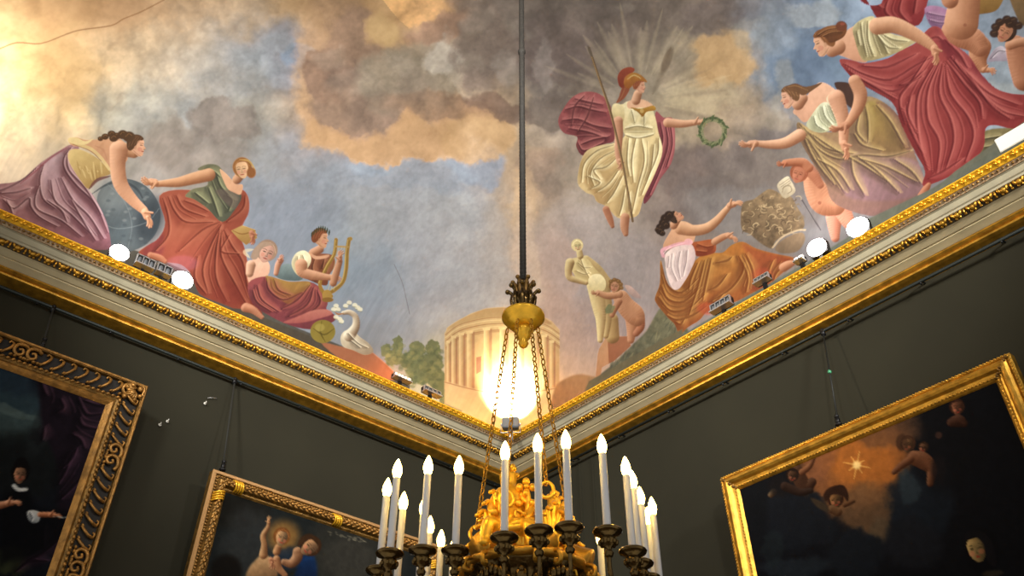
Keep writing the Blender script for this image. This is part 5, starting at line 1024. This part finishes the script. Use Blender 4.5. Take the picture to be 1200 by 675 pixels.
# gilded crown of figures and leaves above the basin
def skin_mesh(name, joints, edges, m, parent, lvl=2):
    me = bpy.data.meshes.new(name); me.from_pydata([j[:3] for j in joints], edges, []); o = bpy.data.objects.new(name, me); COL.objects.link(o); o.parent = parent
    me.materials.append(m)
    md = o.modifiers.new('skin', 'SKIN'); md.use_smooth_shade = True
    if not me.skin_vertices: bpy.context.view_layer.objects.active = o
    lay = me.skin_vertices[0].data if me.skin_vertices else None
    if lay is None:
        with bpy.context.temp_override(object=o, active_object=o): bpy.ops.mesh.customdata_skin_add()
        lay = me.skin_vertices[0].data
    for i, j in enumerate(joints): lay[i].radius = (j[3], j[3])
    lay[0].use_root = True
    s = o.modifiers.new('sub', 'SUBSURF'); s.levels = lvl; s.render_levels = lvl
    return o
def gilt_figure(lat, dep, z, s, flip, lean):
    """seated gilded child, one continuous body: pelvis, spine, neck, head, two arms, two legs"""
    J = [(0, 0, 0, .30), (.05, 0, .35, .27), (.08, 0, .68, .29), (.10, 0, .92, .13), (.12, -.02, 1.12, .20), (.13, -.03, 1.28, .17),
         (.28, -.1, .72, .13), (.40, -.2, .42, .10), (.34, -.38, .24, .09), (.26, -.44, .20, .07),
         (-.14, -.1, .72, .13), (-.36, -.18, .45, .10), (-.30, -.34, .16, .09), (-.26, -.4, .08, .07),
         (.2, -.2, -.08, .19), (.42, -.52, .02, .15), (.46, -.56, -.42, .10), (.48, -.7, -.5, .08),
         (-.2, -.2, -.08, .19), (-.34, -.54, -.04, .15), (-.36, -.6, -.46, .10), (-.38, -.72, -.54, .08)]
    E = [(0, 1), (1, 2), (2, 3), (3, 4), (4, 5), (2, 6), (6, 7), (7, 8), (8, 9), (2, 10), (10, 11), (11, 12), (12, 13), (0, 14), (14, 15), (15, 16), (16, 17), (0, 18), (18, 19), (19, 20), (20, 21)]
    base = off(lat, dep); out = []
    for x, y, zz, r in J:
        x *= flip; x += zz*lean*flip
        p = base+RI*x*s+FW*y*s; out.append((CX_+p[0], CY_+p[1], z+zz*s, r*s))
    f = skin_mesh('gilded_figure', out, E, M_goldbright, ch)
    def pt(x, y, zz): x = x*flip+zz*lean*flip; p = base+RI*x*s+FW*y*s; return (CX_+p[0], CY_+p[1], z+zz*s)
    bm = bmesh.new()
    for q in range(16): a = random.uniform(0, 2*PI); e = random.uniform(-.2, 1.3); ball(bm, pt(.12+.17*math.cos(a)*math.cos(e), .02+.15*math.sin(a)*math.cos(e), 1.22+.17*math.sin(e)), .055*s, None, 7, 5)
    link('hair', bm, M_goldbright, f)
    bm = bmesh.new(); ball(bm, pt(.12, -.21, 1.16), .035*s, None, 7, 5); ball(bm, pt(.12, -.2, 1.08), (.045*s, .02*s, .015*s), None, 7, 5)
    for q in (-1, 1): ball(bm, pt(.12+q*.07, -.19, 1.2), .022*s, None, 7, 5)
    link('face', bm, M_goldbright, f)
    bm = bmesh.new()
    for q in range(5): tube(bm, [pt(-.2-.05*q, .05, .55-.02*q), pt(-.3, -.2-.04*q, .2-.05*q), pt(-.1+.05*q, -.42, 0-.03*q), pt(.3, -.3, -.12-.06*q), pt(.4+.03*q, -.1, -.3-.04*q)], (.06*s, .09*s, .1*s, .09*s, .05*s), 6)
    link('drapery', bm, M_goldbright, f)
    return f
gilt_figure(-.055, -.10, 3.11, .215, -1, -.05)
gilt_figure(.095, -.02, 3.09, .17, 1, .05)
gilt_figure(-.02, .18, 3.10, .16, 1, 0)
bm = bmesh.new()      # seat block and flower sprigs
def G(lat, dep, z): p = off(lat, dep); return (CX_+p[0], CY_+p[1], z)
lathe(bm, Cc(0, 0, 0), [(.16, 2.98), (.17, 3.0), (.12, 3.03), (.10, 3.07), (.12, 3.10), (.06, 3.12), (.01, 3.13)], 24, (.08, 6)); link('seat_block', bm, M_goldbright, ch)
for (l, d, z, s) in [(.005, -.16, 3.28, 1.), (-.13, -.04, 3.03, .8), (.16, -.12, 3.03, .8), (.06, -.2, 3.08, .7)]:
    bm = bmesh.new(); tube(bm, [G(l-.01, d, z-.16*s), G(l+.01, d, z-.06*s), G(l, d, z)], (.012*s, .010*s), 6)
    for q in range(4): a = q*PI/2; ball(bm, G(l+.026*s*math.cos(a), d, z+.026*s*math.sin(a)), .017*s, None, 8, 6)
    ball(bm, G(l, d-.01, z), .012*s)
    for q in (-1, 1): ball(bm, G(l+q*.03*s, d, z-.07*s), (.024*s, .012*s, .016*s)); tube(bm, [G(l, d, z-.12*s), G(l+q*.04*s, d, z-.1*s), G(l+q*.05*s, d, z-.13*s)], .007*s, 5)
    link('flower_sprig', bm, M_goldbright, ch)
for i in range(10):     # upright acanthus leaves behind the figures
    a = i*PI/5+.2; c, s = math.cos(a), math.sin(a); r0 = .15+.03*(i % 2); bm = bmesh.new(); H = .15+.05*(i % 3)
    for q in range(-2, 3):
        t0 = q*.018; tube(bm, [Cc(r0*c, r0*s, 2.99), Cc((r0+.01)*c-t0*s, (r0+.01)*s+t0*c, 3.0+H*.5), Cc((r0+.02)*c-1.5*t0*s, (r0+.02)*s+1.5*t0*c, 3.0+H*(1-.12*abs(q))), Cc((r0+.055)*c-1.9*t0*s, (r0+.055)*s+1.9*t0*c, 2.995+H*(1-.17*abs(q)))], (.014, .017, .012, .008), 6)
    link('acanthus_leaf', bm, M_goldbright, ch)
for i in range(6):      # trumpet shaped gilt leaves curling over the rim
    a = i*PI/3+.1; c, s = math.cos(a), math.sin(a); bm = bmesh.new()
    tube(bm, [Cc(.16*c, .16*s, 3.16), Cc(.17*c, .17*s, 3.10), Cc(.20*c, .20*s, 3.04), Cc(.265*c, .265*s, 3.005)], (.012, .03, .045, .052), 10)
    for q in (-1, 1): tube(bm, [Cc(.24*c-q*.03*s, .24*s+q*.03*c, 2.985), Cc(.285*c-q*.045*s, .285*s+q*.045*c, 2.97), Cc(.29*c-q*.05*s, .29*s+q*.05*c, 2.935), Cc(.262*c-q*.04*s, .262*s+q*.04*c, 2.93), Cc(.266*c-q*.04*s, .266*s+q*.04*c, 2.95)], .010, 6)
    link('gilt_leaf', bm, M_gold, ch)
# candle arms
FL = [(466, 548), (502, 544), (538, 544), (592, 527), (630, 518), (663, 514), (705, 519), (733, 545), (741, 561), (750, 580), (764, 592), (759, 604), (454, 570), (473, 586), (497, 592), (504, 614), (517, 630), (703, 627), (741, 617), (531, 641)]
def mesh_only(bm):
    me = bpy.data.meshes.new('m'); bm.to_mesh(me); bm.free(); me.polygons.foreach_set('use_smooth', [True]*len(me.polygons)); return me
bm = bmesh.new(); lathe(bm, (0, 0, 0), [(.014, 2.955), (.0145, 2.96), (.0145, 3.245), (.013, 3.252), (.006, 3.254)], 14); me_c = mesh_only(bm); me_c.materials.append(M_candle)
bm = bmesh.new(); lathe(bm, (0, 0, 0), [(.006, 3.248), (.015, 3.260), (.0195, 3.279), (.0180, 3.296), (.0115, 3.316), (.005, 3.331), (.001, 3.337)], 12); me_f = mesh_only(bm); me_f.materials.append(M_flame)
bm = bmesh.new(); lathe(bm, (0, 0, 0), [(.008, 2.845), (.014, 2.85), (.018, 2.862), (.011, 2.872), (.012, 2.88), (.026, 2.89), (.032, 2.905), (.028, 2.918), (.022, 2.922), (.050, 2.934), (.054, 2.942), (.050, 2.948), (.022, 2.944), (.020, 2.958), (.012, 2.958)], 20)
for q in range(8): a = q*PI/4; ball(bm, (.030*math.cos(a), .030*math.sin(a), 2.900), (.008, .008, .012), None, 6, 5)
me_p = mesh_only(bm); me_p.materials.append(M_bronze)
for i, (x, y) in enumerate(FL):
    p = atz(x, y, 3.298); dx, dy = p[0]-CX_, p[1]-CY_; R = math.hypot(dx, dy); c, s = dx/R, dy/R
    bm = bmesh.new()
    def A(r, z): return (CX_+r*c, CY_+r*s, z)
    tube(bm, [A(.24, 2.66), A(.30, 2.56), A(.40, 2.53), A(R-.02, 2.60), A(R+.018, 2.70), A(R, 2.80), A(R, 2.86)], (.014, .013, .012, .011, .009, .008, .008), 8)
    tube(bm, [A(.27, 2.60), A(.32, 2.66), A(.37, 2.65), A(.365, 2.61), A(.345, 2.62)], (.009, .006), 6); tube(bm, [A(R-.01, 2.62), A(R-.05, 2.68), A(R-.085, 2.66), A(R-.07, 2.635)], (.008, .005), 6)
    ball(bm, A(R+.012, 2.74), (.014, .014, .010)); ball(bm, A(R-.01, 2.62), (.018, .018, .018))
    arm = link('candle_arm', bm, M_bronze, ch)
    for nm, me in (('drip_pan', me_p), ('candle', me_c), ('flame_bulb', me_f)):
        o = bpy.data.objects.new(nm, me); COL.objects.link(o); o.parent = arm; o.location = (p[0], p[1], 0)

# ------------------------------------------------------------------ light
w = bpy.data.worlds.new('world'); sc.world = w; w.use_nodes = True
bg = w.node_tree.nodes['Background']; bg.inputs['Color'].default_value = (1.0, .965, .90, 1); bg.inputs['Strength'].default_value = .64
def lamp(kind, name, loc, energy, col, size=.1, aim=None, spot=100, blend=1.):
    l = bpy.data.lights.new(name, kind); l.energy = energy; l.color = col
    if kind == 'AREA': l.size = size
    else: l.shadow_soft_size = size
    if kind == 'SPOT': l.spot_size = math.radians(spot); l.spot_blend = blend
    o = bpy.data.objects.new(name, l); COL.objects.link(o); o.location = loc
    if aim is not None: o.rotation_euler = (Vector(aim)-Vector(loc)).to_track_quat('-Z', 'Y').to_euler()
    return o
lamp('SPOT', 'corner_light', (-.47, -.47, 6.54), 3400, (1, .86, .55), .02, (-.4, -.4, 7.0), 150)
lamp('SPOT', 'left_flood_light', (F1[0], -.46, F1[2]+.06), 6, (1, .95, .9), .02, (F1[0], -.15, 7.3), 120)
lamp('SPOT', 'left_flood_light', (F2[0], -.46, F2[2]+.06), 6, (1, .95, .9), .02, (F2[0], -.15, 7.3), 120)
lamp('SPOT', 'right_flood_light', (-.46, F3[1], F3[2]+.06), 7, (1, .95, .9), .02, (-.15, F3[1], 7.3), 120)
lamp('SPOT', 'right_flood_light', (-.46, F4[1], F4[2]+.06), 7, (1, .95, .9), .02, (-.15, F4[1], 7.3), 120)
lamp('SPOT', 'orange_bar_light', (-1.85, -.40, 6.50), 5, (1, .45, .2), .05, (-1.85, -.1, 6.6), 120)
lamp('SPOT', 'far_left_flood_light', (-6.15, -1.25, 6.25), 95, (1, .88, .72), .05, (-5.7, -.9, 7.3), 140)
lamp('SPOT', 'right_wall_fill_light', (-4.8, -.5, 6.6), 520, (1, .86, .62), .05, (0, -4.4, 6.0), 46)  # added spot without a fixture, brightens the right wall and its frieze
# added unseen spots high at the two open sides, brightening the vault
for x, y in [(-6.6, -5.8), (-6.6, -2.6), (-4.6, -7.7), (-1.8, -7.7)]:
    lamp('SPOT', 'vault_fill_light', (x, y, 6.35), 930, (1, .965, .91), .25, (x*.08-.2, y*.08-.2, 6.75), 78)
